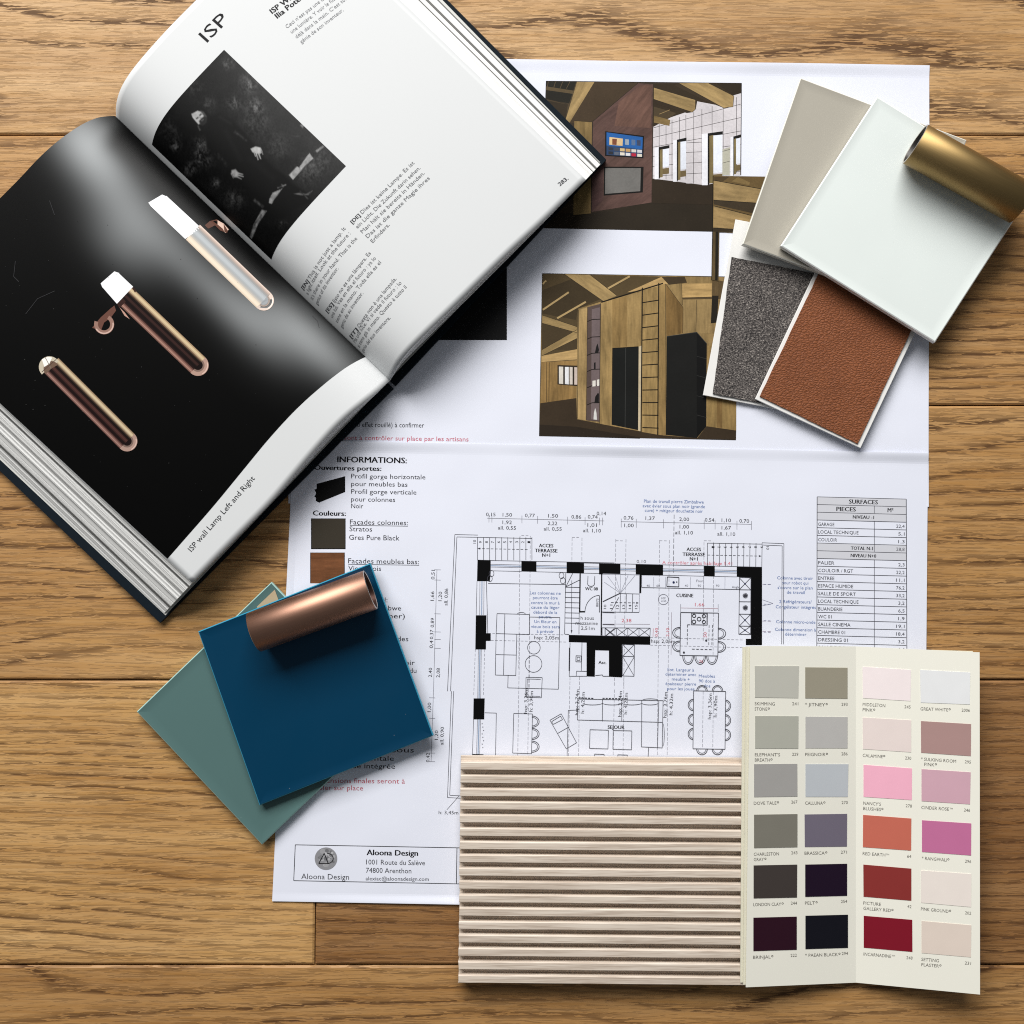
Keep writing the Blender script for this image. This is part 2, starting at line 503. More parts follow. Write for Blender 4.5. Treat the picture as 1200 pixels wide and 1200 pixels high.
def rendering_one():
    q = conv(600, 50, 4)
    I = Ink(SU)
    P = lambda c, *p, ang=None: I.poly(q(*p), c, ang=ang)
    def L(w, c, *p): I.lines(q(*p), w, c)
    P((56, 46, 35), (160, 180), (1076, 190), (1072, 620), (942, 620), (940, 886), (150, 870))
    P((44, 37, 28), (148, 800), (370, 800), (655, 750), (942, 660), (940, 886), (150, 870))
    P((72, 60, 43), (160, 180), (590, 190), (380, 370), (160, 370))
    P((34, 32, 26), (160, 180), (302, 180), (268, 285), (160, 265))
    for k in range(4): L(.5, (100, 84, 60), (170 + k * 34, 182), (165 + k * 30, 215))
    P((88, 74, 52), (160, 205), (290, 225), (286, 240), (160, 222))
    L(.6, (40, 34, 27), (160, 262), (262, 288))
    P((52, 43, 31), (160, 270), (262, 290), (250, 370), (160, 340))
    P(W1, (305, 183), (386, 185), (268, 378), (250, 366), ang=60)
    P((66, 53, 38), (386, 185), (590, 190), (378, 372), (268, 378))
    P(W2, (292, 366), (376, 372), (370, 800), (288, 808), ang=90)
    L(.55, (46, 39, 30), (376, 372), (370, 800)); L(.55, (46, 39, 30), (292, 366), (376, 372))
    P((88, 66, 60), (590, 190), (662, 195), (655, 750), (372, 795), (378, 370), ang=40)
    P((98, 72, 62), (600, 200), (655, 200), (650, 400), (480, 390), (500, 280), ang=55)
    P((80, 58, 56), (378, 540), (430, 560), (425, 740), (374, 790), ang=30)
    L(.6, (40, 34, 27), (590, 190), (378, 370), (372, 795), (655, 750), (662, 195))
    P((16, 16, 18), (437, 415), (619, 437), (616, 542), (436, 531))
    P((38, 92, 158), (443, 420), (613, 443), (611, 500), (443, 482))
    P((44, 66, 100), (443, 482), (611, 500), (610, 536), (443, 526))
    P((214, 184, 138), (457, 442), (520, 450), (518, 484), (456, 478)); P((120, 70, 50), (470, 450), (492, 452), (490, 480), (470, 478))
    for i, x in enumerate((530, 560, 585)): P(((150, 160, 170), (90, 110, 140), (60, 70, 96))[i], (x, 452 + i * 2), (x + 18, 454 + i * 2), (x + 18, 480 + i * 2), (x, 478 + i * 2))
    cs = [(50, 52, 60), (70, 74, 84), (206, 180, 130), (190, 150, 96), (206, 200, 190), (196, 196, 200), (44, 46, 52), (90, 98, 112), (222, 214, 200), (214, 214, 218), (180, 40, 60), (210, 205, 190)]
    for i, c in enumerate(cs):
        x, y = 452 + (i % 6) * 27, 490 + (i // 6) * 19 + (i % 6) * 2.3
        P(c, (x, y), (x + 22, y + 1.6), (x + 22, y + 15), (x, y + 14))
    P((18, 17, 16), (431, 581), (617, 582), (613, 702), (430, 717))
    P((112, 110, 107), (437, 588), (604, 588), (601, 696), (436, 709))
    P((52, 42, 29), (662, 195), (1076, 190), (1076, 250), (860, 310), (662, 400))
    P((74, 62, 44), (665, 300), (770, 330), (700, 380), (665, 370)); L(.6, W1, (690, 335), (740, 315))
    P((208, 203, 206), (662, 395), (745, 350), (862, 310), (868, 275), (1000, 300), (1040, 245), (1074, 236), (1070, 622), (985, 622), (942, 660), (905, 668), (660, 637))
    for k, x in enumerate((690, 722, 750, 785, 815, 852, 890, 938, 990, 1052)): L(.55, (60, 54, 54), (x, 392 - (x - 662) * .35), (x, 640 - (x > 940) * 30))
    for k in range(6): L(.55, (60, 54, 54), (660, 400 + k * 45), (1072, 268 + k * 63 + 20))
    P((208, 203, 206), (819, 475), (888, 470), (888, 660), (815, 660))
    for y in (470, 515, 565, 615): L(.55, (60, 54, 54), (817, y), (890, y - 4))
    L(.55, (60, 54, 54), (852, 470), (850, 660))
    P((178, 176, 160), (985, 500), (1022, 490), (1020, 622), (985, 622))
    for y in (505, 560): L(.5, (60, 54, 54), (985, y + 5), (1022, y - 5))
    for a, b, t, d in ((668, 738, 490, 640), (755, 818, 455, 652), (890, 988, 425, 668), (1024, 1072, 440, 625)):
        wd = b - a
        P((232, 232, 238), (a, t + 3), (a + wd * .28, t), (a + wd * .28, d), (a, d))
        P((24, 23, 22), (a + wd * .28, t), (b, t - 10), (b, t + 4), (a + wd * .36, t + 14), (a + wd * .36, d - 6), (a + wd * .28, d))
        P((118, 104, 70), (a + wd * .36, t + 12), (a + wd * .55, t + 8), (a + wd * .55, d - 10), (a + wd * .36, d - 8), ang=90)
        P((226, 230, 240), (a + wd * .55, t + 10), (b - 2, t + 6), (b - 2, d - 60), (a + wd * .55, d - 56))
        P((112, 96, 66), (a + wd * .55, d - 50), (b - 2, d - 54), (b - 2, d - 26), (a + wd * .55, d - 22))
    P((48, 39, 29), (660, 640), (905, 670), (942, 662), (942, 760), (655, 752))
    P(W1, (665, 210), (860, 268), (860, 312), (845, 326), (665, 265), ang=-15)
    P((52, 42, 30), (665, 265), (845, 326), (820, 330), (665, 285))
    L(.55, (46, 39, 30), (665, 210), (860, 268), (860, 312), (845, 326), (665, 265))
    P(W1, (782, 190), (922, 190), (1040, 250), (1036, 300), (992, 306), (880, 245), ang=-28)
    P((58, 47, 34), (782, 190), (880, 245), (992, 306), (900, 270), (760, 200))
    L(.55, (46, 39, 30), (782, 190), (992, 306), (1036, 300), (1040, 250), (922, 190))
    P(W2, (665, 342), (742, 362), (738, 390), (665, 374), ang=-15)
    P((46, 38, 28), (960, 192), (1076, 192), (1076, 236), (1040, 246))
    L(.6, (40, 34, 27), (160, 180), (1076, 190), (1073, 622)); L(.6, (40, 34, 27), (160, 180), (156, 300))
    return I.make('interior_picture', M_INKWOOD, upper)
tag(rendering_one(), 'printed rendering of a wall screen and a white tiled wall')

def rendering_sliver():
    q = conv(600, 50, 4)
    I = Ink(SU, 3.2e-4)
    P = lambda c, *p, ang=None: I.poly(q(*p), c, ang=ang)
    P(W3, (943, 624), (1210, 628), (1200, 900), (940, 886))
    P((74, 60, 40), (948, 628), (1020, 628), (990, 650), (948, 645))
    P(W2, (1030, 650), (1060, 630), (1115, 655), (1112, 668))
    P((144, 121, 82), (945, 645), (1165, 685), (1150, 752), (945, 738), ang=-10)
    P((62, 52, 38), (945, 738), (1150, 752), (1130, 800), (945, 758))
    P((146, 122, 82), (945, 765), (1130, 812), (1120, 880), (943, 868), ang=-14)
    P((52, 43, 30), (943, 868), (1120, 880), (1115, 890), (940, 886))
    P((96, 80, 53), (940, 886), (972, 886), (968, 1118), (936, 1112), ang=90)
    P((30, 27, 20), (954, 886), (968, 886), (964, 1116), (952, 1114))
    for p in (((945, 645), (1165, 685)), ((945, 738), (1150, 752)), ((945, 765), (1130, 812)), ((943, 868), (1120, 880))): I.lines(q(*p), .7, BLK)
    I.lines(q((943, 624), (940, 886), (936, 1112)), .8, BLK)
    return I.make('interior_picture', M_INKWOOD, upper)
tag(rendering_sliver(), 'narrow printed rendering of timber beams beside the sample cards')

def rendering_two():
    q = conv(600, 300, 4)
    I = Ink(SU)
    P = lambda c, *p, ang=None: I.poly(q(*p), c, ang=ang)
    def L(w, c, *p): I.lines(q(*p), w, c)
    P((136, 113, 74), (142, 82), (1056, 98), (1050, 862), (128, 843), ang=90)
    P((82, 68, 45), (142, 82), (705, 97), (610, 160), (415, 215), (310, 247), (305, 440), (138, 470))
    P((64, 53, 36), (142, 160), (300, 100), (420, 200), (310, 247), (300, 300), (142, 270))
    for a, b in (((145, 252), (266, 170)), ((212, 292), (346, 215)), ((145, 132), (160, 115)), ((450, 152), (552, 95)), ((155, 385), (205, 360)), ((190, 385), (235, 362))):
        L(2.2, (176, 150, 104), a, b); L(.45, (46, 39, 30), (a[0], a[1] + 6), (b[0], b[1] + 6))
    P(W1, (245, 85), (366, 88), (492, 186), (428, 212), ang=-38)
    L(.55, (46, 39, 30), (245, 85), (428, 212)); L(.55, (46, 39, 30), (366, 88), (492, 186))
    P((176, 146, 98), (540, 170), (700, 98), (735, 130), (610, 160), ang=20)
    P((66, 54, 38), (700, 97), (810, 98), (820, 125), (735, 135))
    P((70, 58, 40), (142, 315), (305, 360), (305, 440), (140, 440))
    P(W1, (142, 277), (305, 332), (305, 360), (142, 315), ang=-16)
    P(W1, (140, 440), (305, 345), (305, 386), (140, 468), ang=28)
    P((176, 146, 98), (140, 468), (305, 437), (305, 486), (138, 498), ang=8)
    for p in (((142, 277), (305, 332)), ((142, 315), (305, 360)), ((140, 440), (305, 345)), ((140, 468), (305, 386)), ((138, 498), (305, 486))): L(.5, (46, 39, 30), *p)
    P((136, 108, 66), (137, 498), (305, 490), (300, 668), (134, 690), ang=90)
    for x in (163, 175): L(.6, (70, 55, 34), (x, 498), (x - 2, 684))
    P((50, 42, 34), (213, 511), (306, 514), (306, 610), (213, 602))
    P((214, 208, 198), (220, 518), (240, 519), (240, 600), (220, 598)); P((226, 226, 228), (248, 520), (266, 520), (266, 602), (248, 600)); P((206, 196, 186), (270, 520), (284, 521), (284, 602), (270, 602)); P((196, 180, 170), (292, 521), (306, 522), (306, 603), (292, 603))
    P((58, 47, 35), (133, 690), (302, 666), (305, 765), (600, 822), (720, 842), (870, 852), (912, 798), (1051, 818), (1050, 862), (128, 843))
    P((44, 36, 28), (128, 790), (300, 800), (600, 850), (600, 856), (128, 843))
    P((160, 134, 90), (312, 252), (354, 240), (350, 772), (307, 762), ang=90)
    P((86, 72, 68), (354, 240), (416, 224), (409, 777), (348, 770))
    P((112, 98, 98), (374, 250), (412, 240), (408, 770), (370, 765))
    for y in (300, 382, 458, 534, 610, 690): L(1.0, (34, 29, 26), (352, y + 8), (375, y - 2), (414, y - 4))
    P((30, 28, 28), (384, 500), (392, 498), (392, 530), (384, 530)); P((30, 28, 28), (396, 420), (402, 410), (408, 440), (404, 456), (388, 456))
    P((222, 218, 208), (377, 585), (392, 583), (392, 610), (377, 612)); P((222, 218, 208), (398, 580), (409, 578), (409, 608), (398, 610))
    P((26, 24, 24), (386, 690), (390, 660), (402, 642), (408, 645), (407, 690)); P((210, 208, 204), (382, 766), (384, 735), (390, 712), (396, 735), (398, 768))
    P((152, 126, 82), (416, 218), (606, 168), (601, 822), (410, 786), ang=90)
    P((138, 112, 70), (470, 205), (540, 186), (540, 425), (470, 432), ang=90)
    P((24, 25, 24), (470, 433), (592, 425), (590, 816), (467, 791))
    L(.6, (60, 60, 58), (533, 430), (530, 803)); L(.9, (10, 10, 10), (592, 425), (590, 816)); L(.8, (10, 10, 10), (470, 433), (592, 425))
    P((196, 180, 150), (594, 425), (606, 420), (602, 822), (591, 818))
    P((146, 121, 78), (612, 162), (690, 140), (686, 838), (604, 824), ang=90)
    P((138, 113, 72), (690, 138), (720, 130), (722, 842), (684, 838), ang=90)
    P((120, 94, 56), (720, 130), (802, 242), (800, 362), (724, 374), ang=90)
    P((140, 117, 78), (802, 200), (1052, 196), (1050, 362), (802, 364), ang=90)
    P((170, 140, 92), (796, 130), (1052, 126), (1052, 188), (798, 196), ang=3)
    P((84, 68, 46), (798, 196), (1052, 188), (1052, 200), (802, 204))
    for p in (((720, 130), (802, 242), (800, 362)), ((796, 126), (798, 230)), ((798, 196), (1052, 188)), ((416, 218), (410, 786)), ((354, 240), (348, 770)), ((312, 252), (307, 762)), ((720, 130), (722, 842)), ((866, 205), (862, 355))): L(.5, (46, 39, 30), *p)
    L(1.5, (24, 21, 18), (418, 217), (708, 128))
    L(1.3, (20, 18, 16), (611, 148), (605, 826)); L(1.3, (20, 18, 16), (688, 126), (683, 838))
    for k in range(11): L(1.2, (20, 18, 16), (611, 219 + k * 58.5), (687, 207 + k * 60))
    P((26, 26, 25), (725, 377), (866, 357), (866, 853), (722, 838))
    P((17, 17, 17), (866, 357), (913, 411), (910, 800), (866, 853))
    for y in (470, 560, 655, 745): L(.5, (50, 50, 48), (866, y), (912, y + 12))
    L(.7, (56, 56, 54), (725, 377), (866, 357), (913, 411))
    P((142, 117, 74), (914, 420), (1052, 420), (1051, 818), (912, 798), ang=90)
    P((124, 98, 60), (960, 420), (985, 420), (985, 806), (960, 803), ang=90)
    L(.6, (40, 34, 27), (142, 82), (1056, 98)); L(.6, (40, 34, 27), (142, 82), (128, 843), (1050, 862))
    P((86, 70, 46), (938, 108), (1000, 120), (990, 200), (936, 196), ang=90)
    P((34, 30, 24), (938, 186), (968, 186), (962, 312), (932, 316))
    return I.make('interior_picture', M_INKWOOD, upper)
tag(rendering_two(), 'printed rendering of a timber room with a black ladder and black cabinets')

I = Ink(SU)
I.rect(400, 300, 594, 398.5, (20, 20, 21))
tag(I.make('interior_picture', M_INK, upper), 'black printed picture half covered by the book')
I = Ink(SU)
I.text('(noir ou effet rouillé) à confirmer', 398, 500, 497, 5.6, (36, 36, 40), ang=-.6)
I.make('printed_note', M_INK, upper); I = Ink(SU)
I.text('Les dimensions sont à contrôler sur place par les artisans', 348, 514.5, 549, 5.2, (196, 84, 104), ang=-.8)
I.make('red_note', M_INK, upper)

# ---- lower sheet: information column
INKC, RED, BLUE = (44, 44, 50), (200, 92, 106), (66, 102, 162)
I = Ink(SL)
I.text('INFORMATIONS:', 395, 541.5, 477, 6.6, (18, 18, 20), True, ang=-1)
I.text('Ouvertures portes:', 368, 550.5, 447, 5.6, (18, 18, 20), True, ang=-1)
for s, y, x1 in (('Profil gorge horizontale', 560.5, 498.5), ('pour meubles bas', 569.5, 477.5), ('Profil gorge verticale', 578.5, 488), ('pour colonnes', 587.5, 463), ('Noir', 595.5, 425.5)):
    I.text(s, 411.5, y, x1, 5.4, INKC, ang=-.8)
I.make('printed_information', M_INK, lower); I = Ink(SL)
I.text('Couleurs:', 366.5, 604, 405.5, 5.8, (18, 18, 20), True, ang=-.8)
I.text('Façades colonnes:', 410, 614.5, 478, 5.8, INKC, ang=-.8)
I.text('Stratos', 409.5, 622.5, 436, 5.6, INKC, ang=-.8)
I.text('Gres Pure Black', 409, 632.5, 468, 5.8, INKC, ang=-.8)
I.text('Façades meubles bas:', 408, 660, 491, 5.8, INKC, ang=-.8)
I.text('Vieux bois', 408, 668.5, 446.5, 5.6, INKC, ang=-.8)
I.line((410, 615.6), (478, 616.6), .6, INKC); I.line((408, 661.2), (491, 662.4), .6, INKC)
for s, x0, y, x1 in (('Plan de travail:', 400, 705, 454), ('Pierre Zimbabwe', 405, 714.5, 470, ), ('(noir mer)', 425, 724, 474.5), ('Façades', 448, 751, 478.5), ('Tiroir', 462, 779, 486), ('du', 480, 788.5, 488)):
    I.text(s, x0, y, x1, 5.6, INKC, ang=-.8)
I.make('printed_information', M_INK, lower); I = Ink(SL)
for s, x0, y, x1 in (('Hotte sous', 420, 881, 485), ('plan à horizontale', 375, 890.5, 461.5), ('façade intégrée', 395, 900, 463)):
    I.text(s, x0, y, x1, 5.8, (30, 30, 34), ang=-.8)
I.make('printed_note', M_INK, lower); I = Ink(SL)
I.text('Les dimensions finales seront à', 352, 917, 474.5, 5.7, (186, 90, 104), ang=-.6)
I.text('contrôler sur place', 352, 925.5, 425.5, 5.7, (186, 90, 104), ang=-.6)
I.make('red_note', M_INK, lower)
I = Ink(SL)
I.poly([(371, 567), (404.5, 558), (404.5, 576.5), (374, 589), (370, 587), (370, 583), (368.5, 582), (370.5, 578), (368.5, 573.5), (371, 573)], (10, 10, 11))
tag(I.make('printed_picture', M_INK, lower), 'printed picture of a black handle profile')
I = Ink(SL)
I.rect(364.5, 607.5, 405, 643.5, (14, 14, 14)); I.rect(365.3, 608.3, 404.2, 642.6, (58, 53, 45))
tag(I.make('printed_swatch', M_INK, lower), 'dark grey printed colour swatch')
I = Ink(SL)
I.rect(363.5, 647.5, 404, 683.5, (54, 30, 16)); I.rect(364.2, 648.2, 403.2, 683, (112, 72, 46), ang=0)
tag(I.make('printed_swatch', M_INKWOOD, lower), 'brown wood printed colour swatch')

# ---- lower sheet: floor plan
A, B, C_, D_ = conv(480, 570, 5), conv(680, 570, 5), conv(480, 720, 5), conv(680, 720, 5)
LN, GR, LG = (62, 62, 70), (118, 118, 128), (158, 160, 172)
I = Ink(SL)
def PL(q, w, c, *p, close=False): I.lines(q(*p), w, c, close)
def DS(q, w, c, a, b, on=3.2, off=1.8): a, b = q(a, b); I.dash(a, b, w, c, on, off)
# dashed beam lines
for q, x, y0, y1, dx in ((A, 647, 290, 1100, -8), (A, 707, 290, 1200, -6), (A, 952, 300, 500, -2), (A, 1010, 300, 445, -1), (B, 208, 308, 1190, -8), (B, 268, 308, 1190, -14), (B, 465, 315, 1190, -10), (B, 522, 315, 1190, -8), (B, 725, 325, 940, -5), (B, 782, 325, 1000, -4), (C_, 645, 110, 850, -12), (C_, 700, 240, 850, -8), (C_, 940, 365, 850, -10), (C_, 996, 365, 850, -6), (D_, 200, 440, 850, -8), (D_, 256, 360, 850, -6), (D_, 455, 440, 850, -4), (D_, 513, 440, 850, -4), (D_, 720, 450, 800, -4), (D_, 780, 450, 800, -4)):
    DS(q, .45, GR, (x, y0), (x + dx, y1), 4, 1.6)
for q, x in ((A, 655), (B, 208), (B, 465), (B, 725), (A, 952)): DS(q, .45, GR, (x, 298 + (20 if q is B else 0) - (10 if q is A and x == 655 else 0)), (x + 60, 299 + (20 if q is B else 0) - (10 if q is A and x == 655 else 0)))
for a, b in (((460, 862), (930, 870)), ((476, 902), (930, 912))): DS(A, .45, GR, a, b)
for a, b in (((410, 885), (970, 900)), ((410, 930), (970, 945))): DS(B, .45, GR, a, b)
DS(C_, .45, GR, (385, 205), (375, 490)); DS(C_, .45, GR, (440, 205), (432, 490))
DS(B, .6, LN, (550, 165), (545, 520), 5, 2)
# terrace outline
PL(A, .6, LN, (400, 285), (265, 282), (222, 1200)); PL(A, .6, LN, (400, 298), (277, 296), (240, 1200))
PL(C_, .6, LN, (245, 450), (222, 1073), (300, 1077)); PL(C_, .6, LN, (258, 450), (235, 1060), (300, 1063))
PL(C_, .5, LN, (290, 1063), (218, 1145))
PL(B, .6, LN, (1065, 330), (1193, 335), (1190, 925)); PL(B, .6, LN, (1065, 343), (1183, 348), (1180, 925))
# stairs at the terraces
for k in range(10): PL(A, .6, LN, (398 + k * 35.4, 298), (398 + k * 35.4, 432))
PL(A, .6, LN, (398, 298), (717, 305)); DS(A, .6, LN, (400, 364), (717, 370)); I.poly(A((398, 364), (414, 358), (414, 370)), LN)
for k in range(10): PL(B, .6, LN, (745 + k * 35.6, 332), (745 + k * 35.4, 470))
PL(B, .6, LN, (745, 332), (1065, 338)); DS(B, .6, LN, (745, 402), (1050, 408)); I.poly(B((1062, 408), (1046, 402), (1046, 414)), LN)
# black walls
for p in (A((398, 430), (475, 432), (475, 505), (470, 555), (395, 555)), A((655, 437), (743, 440), (743, 500), (655, 498)), A((920, 443), (1022, 447), (1022, 510), (920, 508)),
          B((110, 450), (235, 453), (235, 516), (110, 515)), B((325, 455), (485, 460), (485, 522), (325, 520)), B((725, 466), (788, 468), (788, 528), (725, 526)),
          B((917, 470), (1065, 475), (1065, 930), (970, 930), (970, 893), (1000, 893), (1000, 535), (917, 530)),
          C_((388, 5), (450, 5), (449, 110), (475, 110), (475, 155), (448, 155), (447, 205), (385, 205)), C_((375, 492), (440, 492), (437, 615), (373, 615)), C_((367, 818), (433, 820), (433, 852), (365, 852)),
          [(666.6, 744), (762, 746), (762, 755.6), (729, 755), (729, 793.8), (713.6, 793), (713.6, 762.4), (697.6, 762), (697, 793), (687.4, 792.6), (687.4, 753), (666.6, 752.4)]):
    I.poly(p, (8, 8, 9))
PL(A, .6, LN, (475, 434), (1200, 448)); PL(B, .6, LN, (0, 448), (1065, 473))
# windows
WB = (140, 160, 188)
for q, a, b in ((A, (475, 464), (655, 468)), (A, (743, 470), (920, 474)), (A, (1022, 478), (1110, 480)), (B, (235, 486), (325, 488)), (B, (485, 490), (725, 496)), (B, (788, 497), (917, 500))):
    PL(q, .9, WB, a, b); PL(q, .5, GR, (a[0], a[1] - 8), (b[0], b[1] - 8)); PL(q, .5, GR, (a[0], a[1] + 8), (b[0], b[1] + 8)); PL(q, .5, LN, (a[0], a[1] + 30), (b[0], b[1] + 30))
for a, b in (((424, 555), (422, 752)),): PL(A, 1.0, WB, a, b); PL(A, .5, GR, (412, 555), (410, 752)); PL(A, .5, GR, (436, 555), (434, 752)); PL(A, .5, LN, (395, 555), (390, 752))
PL(C_, 1.2, WB, (412, 205), (407, 492)); PL(C_, .5, GR, (403, 205), (399, 492)); PL(C_, .5, GR, (420, 205), (416, 492))
PL(C_, 1.2, WB, (407, 615), (401, 818)); PL(C_, .5, GR, (398, 615), (392, 818)); PL(C_, .5, LN, (375, 615), (368, 818)); PL(C_, .5, GR, (416, 615), (410, 818))
for k in range(8): I.disc(C_((425 + (k % 3) * 4, 640 + k * 20))[0], .7, GR, 6)
for q, cx, cy in ((A, 480, 510), (A, 470, 540), (A, 890, 522), (A, 898, 552)): I.arc(q((cx, cy))[0], 2.8, 0, 360, .6, LN, 9, 3.6)
# living room
PL(A, .6, LN, (460, 568), (915, 575)); PL(A, .6, LN, (450, 555), (458, 860))
PL(A, .6, LN, (512, 745), (702, 750), (702, 868), (507, 862), (512, 745)); PL(A, .6, LN, (558, 746), (550, 1108)); PL(A, .6, LN, (507, 862), (502, 1105), (622, 1108), (628, 868)); PL(A, .6, LN, (504, 985), (625, 988))
I.arc(A((655, 747))[0], 4.5, 0, 180, .6, LN, 8, 1.8)
PL(A, .6, LN, (702, 765), (880, 768), (872, 1188), (575, 1180), (577, 1108))
I.arc(A((728, 945))[0], 7.4, 0, 360, .6, LN, 22); I.arc(A((726, 1040))[0], 9.8, 0, 360, .6, LN, 26)
PL(C_, .6, LN, (682, 368), (777, 370), (772, 488), (680, 485), close=True); PL(C_, .6, LN, (690, 378), (768, 380)); PL(C_, .5, LN, (688, 478), (766, 480)); PL(C_, .5, LN, (690, 378), (686, 478))
PL(C_, .6, LN, (440, 576), (508, 578), (503, 850))
PL(C_, .6, LN, (610, 580), (720, 583), (714, 816), (604, 812), close=True)
for y in (628, 700, 775): I.arc(C_((716, y))[0], 8.6, -90, 90, .8, LN, 10, 6.6); I.arc(C_((716, y))[0], 6.8, -90, 90, .6, LN, 10, 5)
PL(C_, .6, LN, (822, 620), (888, 582), (978, 752), (918, 788), close=True); PL(C_, .6, LN, (832, 628), (884, 596), (896, 616), (842, 644), close=True); PL(C_, .6, LN, (866, 698), (928, 662))
PL(C_, .6, LN, (988, 560), (930, 562), (922, 850))
# lift, kitchen block
I.poly(A((934, 945), (941, 945), (939, 1080), (932, 1080)), (20, 20, 22))
PL(A, .6, LN, (940, 915), (935, 1112), (1037, 1112)); PL(A, .6, LN, (1010, 915), (1006, 1080)); PL(A, .6, LN, (978, 1082), (1037, 1084)); PL(A, .5, LN, (978, 1082), (976, 1112))
PL(A, .7, LN, (975, 992), (1006, 993), (1005, 1028), (974, 1027), close=True); PL(A, .5, LN, (982, 1000), (998, 1001), (997, 1020), (981, 1019), close=True)
PL(B, .7, LN, (88, 1108), (130, 1104), (132, 1112), (168, 1112))
# stairs and wc
PL(A, .6, LN, (915, 508), (908, 865), (935, 868)); PL(A, .6, LN, (997, 510), (992, 865))
for k in range(8): PL(A, .6, LN, (914 - k * .8, 590 + k * 30), (996, 592 + k * 30))
PL(A, .6, LN, (915, 588), (955, 510)); PL(A, .6, LN, (915, 588), (996, 548)); PL(A, .5, LN, (950, 550), (948, 850)); I.poly(A((944, 842), (954, 842), (949, 862)), LN)
I.poly(A((996, 510), (1003, 510), (1000, 730), (1026, 730), (1026, 738), (993, 738)), (10, 10, 11)); I.poly(A((1122, 515), (1129, 515), (1126, 872), (1119, 872)), (10, 10, 11))
PL(A, .6, LN, (1045, 525), (1043, 570)); PL(A, .6, LN, (1085, 526), (1083, 570)); I.arc(A((1063, 570))[0], 4, 180, 360, .7, LN, 9, 3)
I.arc(A((1112, 738))[0], 17, 90, 180, .6, LN, 10, 20); PL(A, .8, LN, (1113, 640), (1112, 738))
PL(B, .6, LG, (132, 512), (347, 518), (345, 735)); PL(B, .6, LN, (128, 735), (345, 738)); PL(B, 1.1, LN, (132, 675), (235, 625))
for x in (235, 270, 307): PL(B, .6, LN, (x, 628), (x - 2, 735))
for a in ((140, 560), (160, 525), (205, 520), (235, 520), (280, 520), (320, 522)): PL(B, .4, LG, (235, 625), a)
PL(B, .6, LN, (183, 728), (225, 650)); DS(B, .6, LN, (180, 680), (335, 682)); I.poly(B((342, 682), (328, 676), (328, 688)), LN); PL(B, .5, LN, (235, 627), (345, 630))
I.poly(B((348, 515), (358, 515), (357, 625), (347, 625)), (10, 10, 11))
PL(B, .6, LN, (128, 828), (410, 830), (408, 880), (128, 876), close=True)
for k in range(4):
    x = 146 + k * 66
    PL(B, .5, LN, (x, 829), (x + 64, 878)); PL(B, .5, LN, (x, 878), (x + 64, 830)); PL(B, .5, LN, (x, 829), (x, 878))
PL(B, .6, LN, (248, 925), (318, 928), (315, 1112), (246, 1110), close=True); PL(B, .6, LN, (247, 995), (317, 997))
for y0, y1 in ((926, 995), (997, 1111)): PL(B, .5, LN, (248, y0), (316, y1)); PL(B, .5, LN, (247, y1), (317, y0))
# kitchen
PL(B, .6, LN, (360, 592), (930, 604)); PL(B, .5, LN, (360, 522), (360, 592))
for x in (430, 500, 645, 722, 848): PL(B, .4, LG, (x, 530), (x - 1, 598))
PL(B, .9, LN, (510, 530), (578, 533), (577, 588), (507, 586), close=True); I.disc(B((547, 562))[0], 1.4, (30, 40, 80), 9); I.disc(B((565, 560))[0], .8, LN, 8)
PL(B, .7, LN, (933, 532), (1000, 535), (998, 868), (929, 866), close=True)
for y in (605, 675, 748, 818): PL(B, .7, LN, (930, y), (999, y + 1))
for y0, y1 in ((535, 605), (748, 818), (818, 866)): PL(B, .6, LN, (932, y0), (998, y1)); PL(B, .6, LN, (931, y1), (999, y0)); I.disc(B((965, (y0 + y1) / 2))[0], 1, (30, 40, 80), 8)
for y in (640, 711):
    for k in range(6): a = k * 30; PL(B, .7, LN, (967 - 16 * cos(radians(a)), y - 16 * sin(radians(a))), (967 + 16 * cos(radians(a)), y + 16 * sin(radians(a))))
I.arc(B((487, 662))[0], 6, 0, 360, .5, GR, 18)
PL(B, .8, LN, (588, 738), (810, 742), (806, 993), (584, 990), close=True)
PL(B, .7, LN, (652, 742), (745, 744), (744, 812), (651, 810), close=True)
for x, y, r in ((667, 758, 1.9), (724, 760, 1.9), (696, 777, 2.2), (666, 793, 2.1), (724, 794, 1.9)): I.arc(B((x, y))[0], r, 0, 360, .9, (20, 20, 24), 12)
for k in range(5): I.disc(B((741, 752 + k * 12))[0], .6, (20, 20, 24), 6)
DS(B, .7, LN, (628, 810), (775, 812)); DS(B, .7, LN, (775, 812), (770, 956)); DS(B, .7, LN, (770, 956), (626, 952)); DS(B, .7, LN, (628, 810), (626, 952)); DS(B, .6, LN, (755, 812), (752, 956))
I.disc(B((738, 903))[0], 1.3, LN, 8); I.disc(B((607, 973))[0], 1.3, LN, 8)
for y in (857, 937): I.arc(B((586, y))[0], 9, 90, 270, .8, LN, 10, 6.4); I.arc(B((586, y))[0], 6.6, 90, 270, .5, LN, 10, 5)
for y in (862, 940): I.arc(B((808, y))[0], 8.8, -90, 90, .8, LN, 10, 6.4); I.arc(B((808, y))[0], 6.4, -90, 90, .5, LN, 10, 5)
for x in (632, 702, 772): I.arc(B((x, 992))[0], 6.4, 180, 360, .8, LN, 10, 10); I.arc(B((x, 992))[0], 4.8, 180, 360, .5, LN, 10, 8)
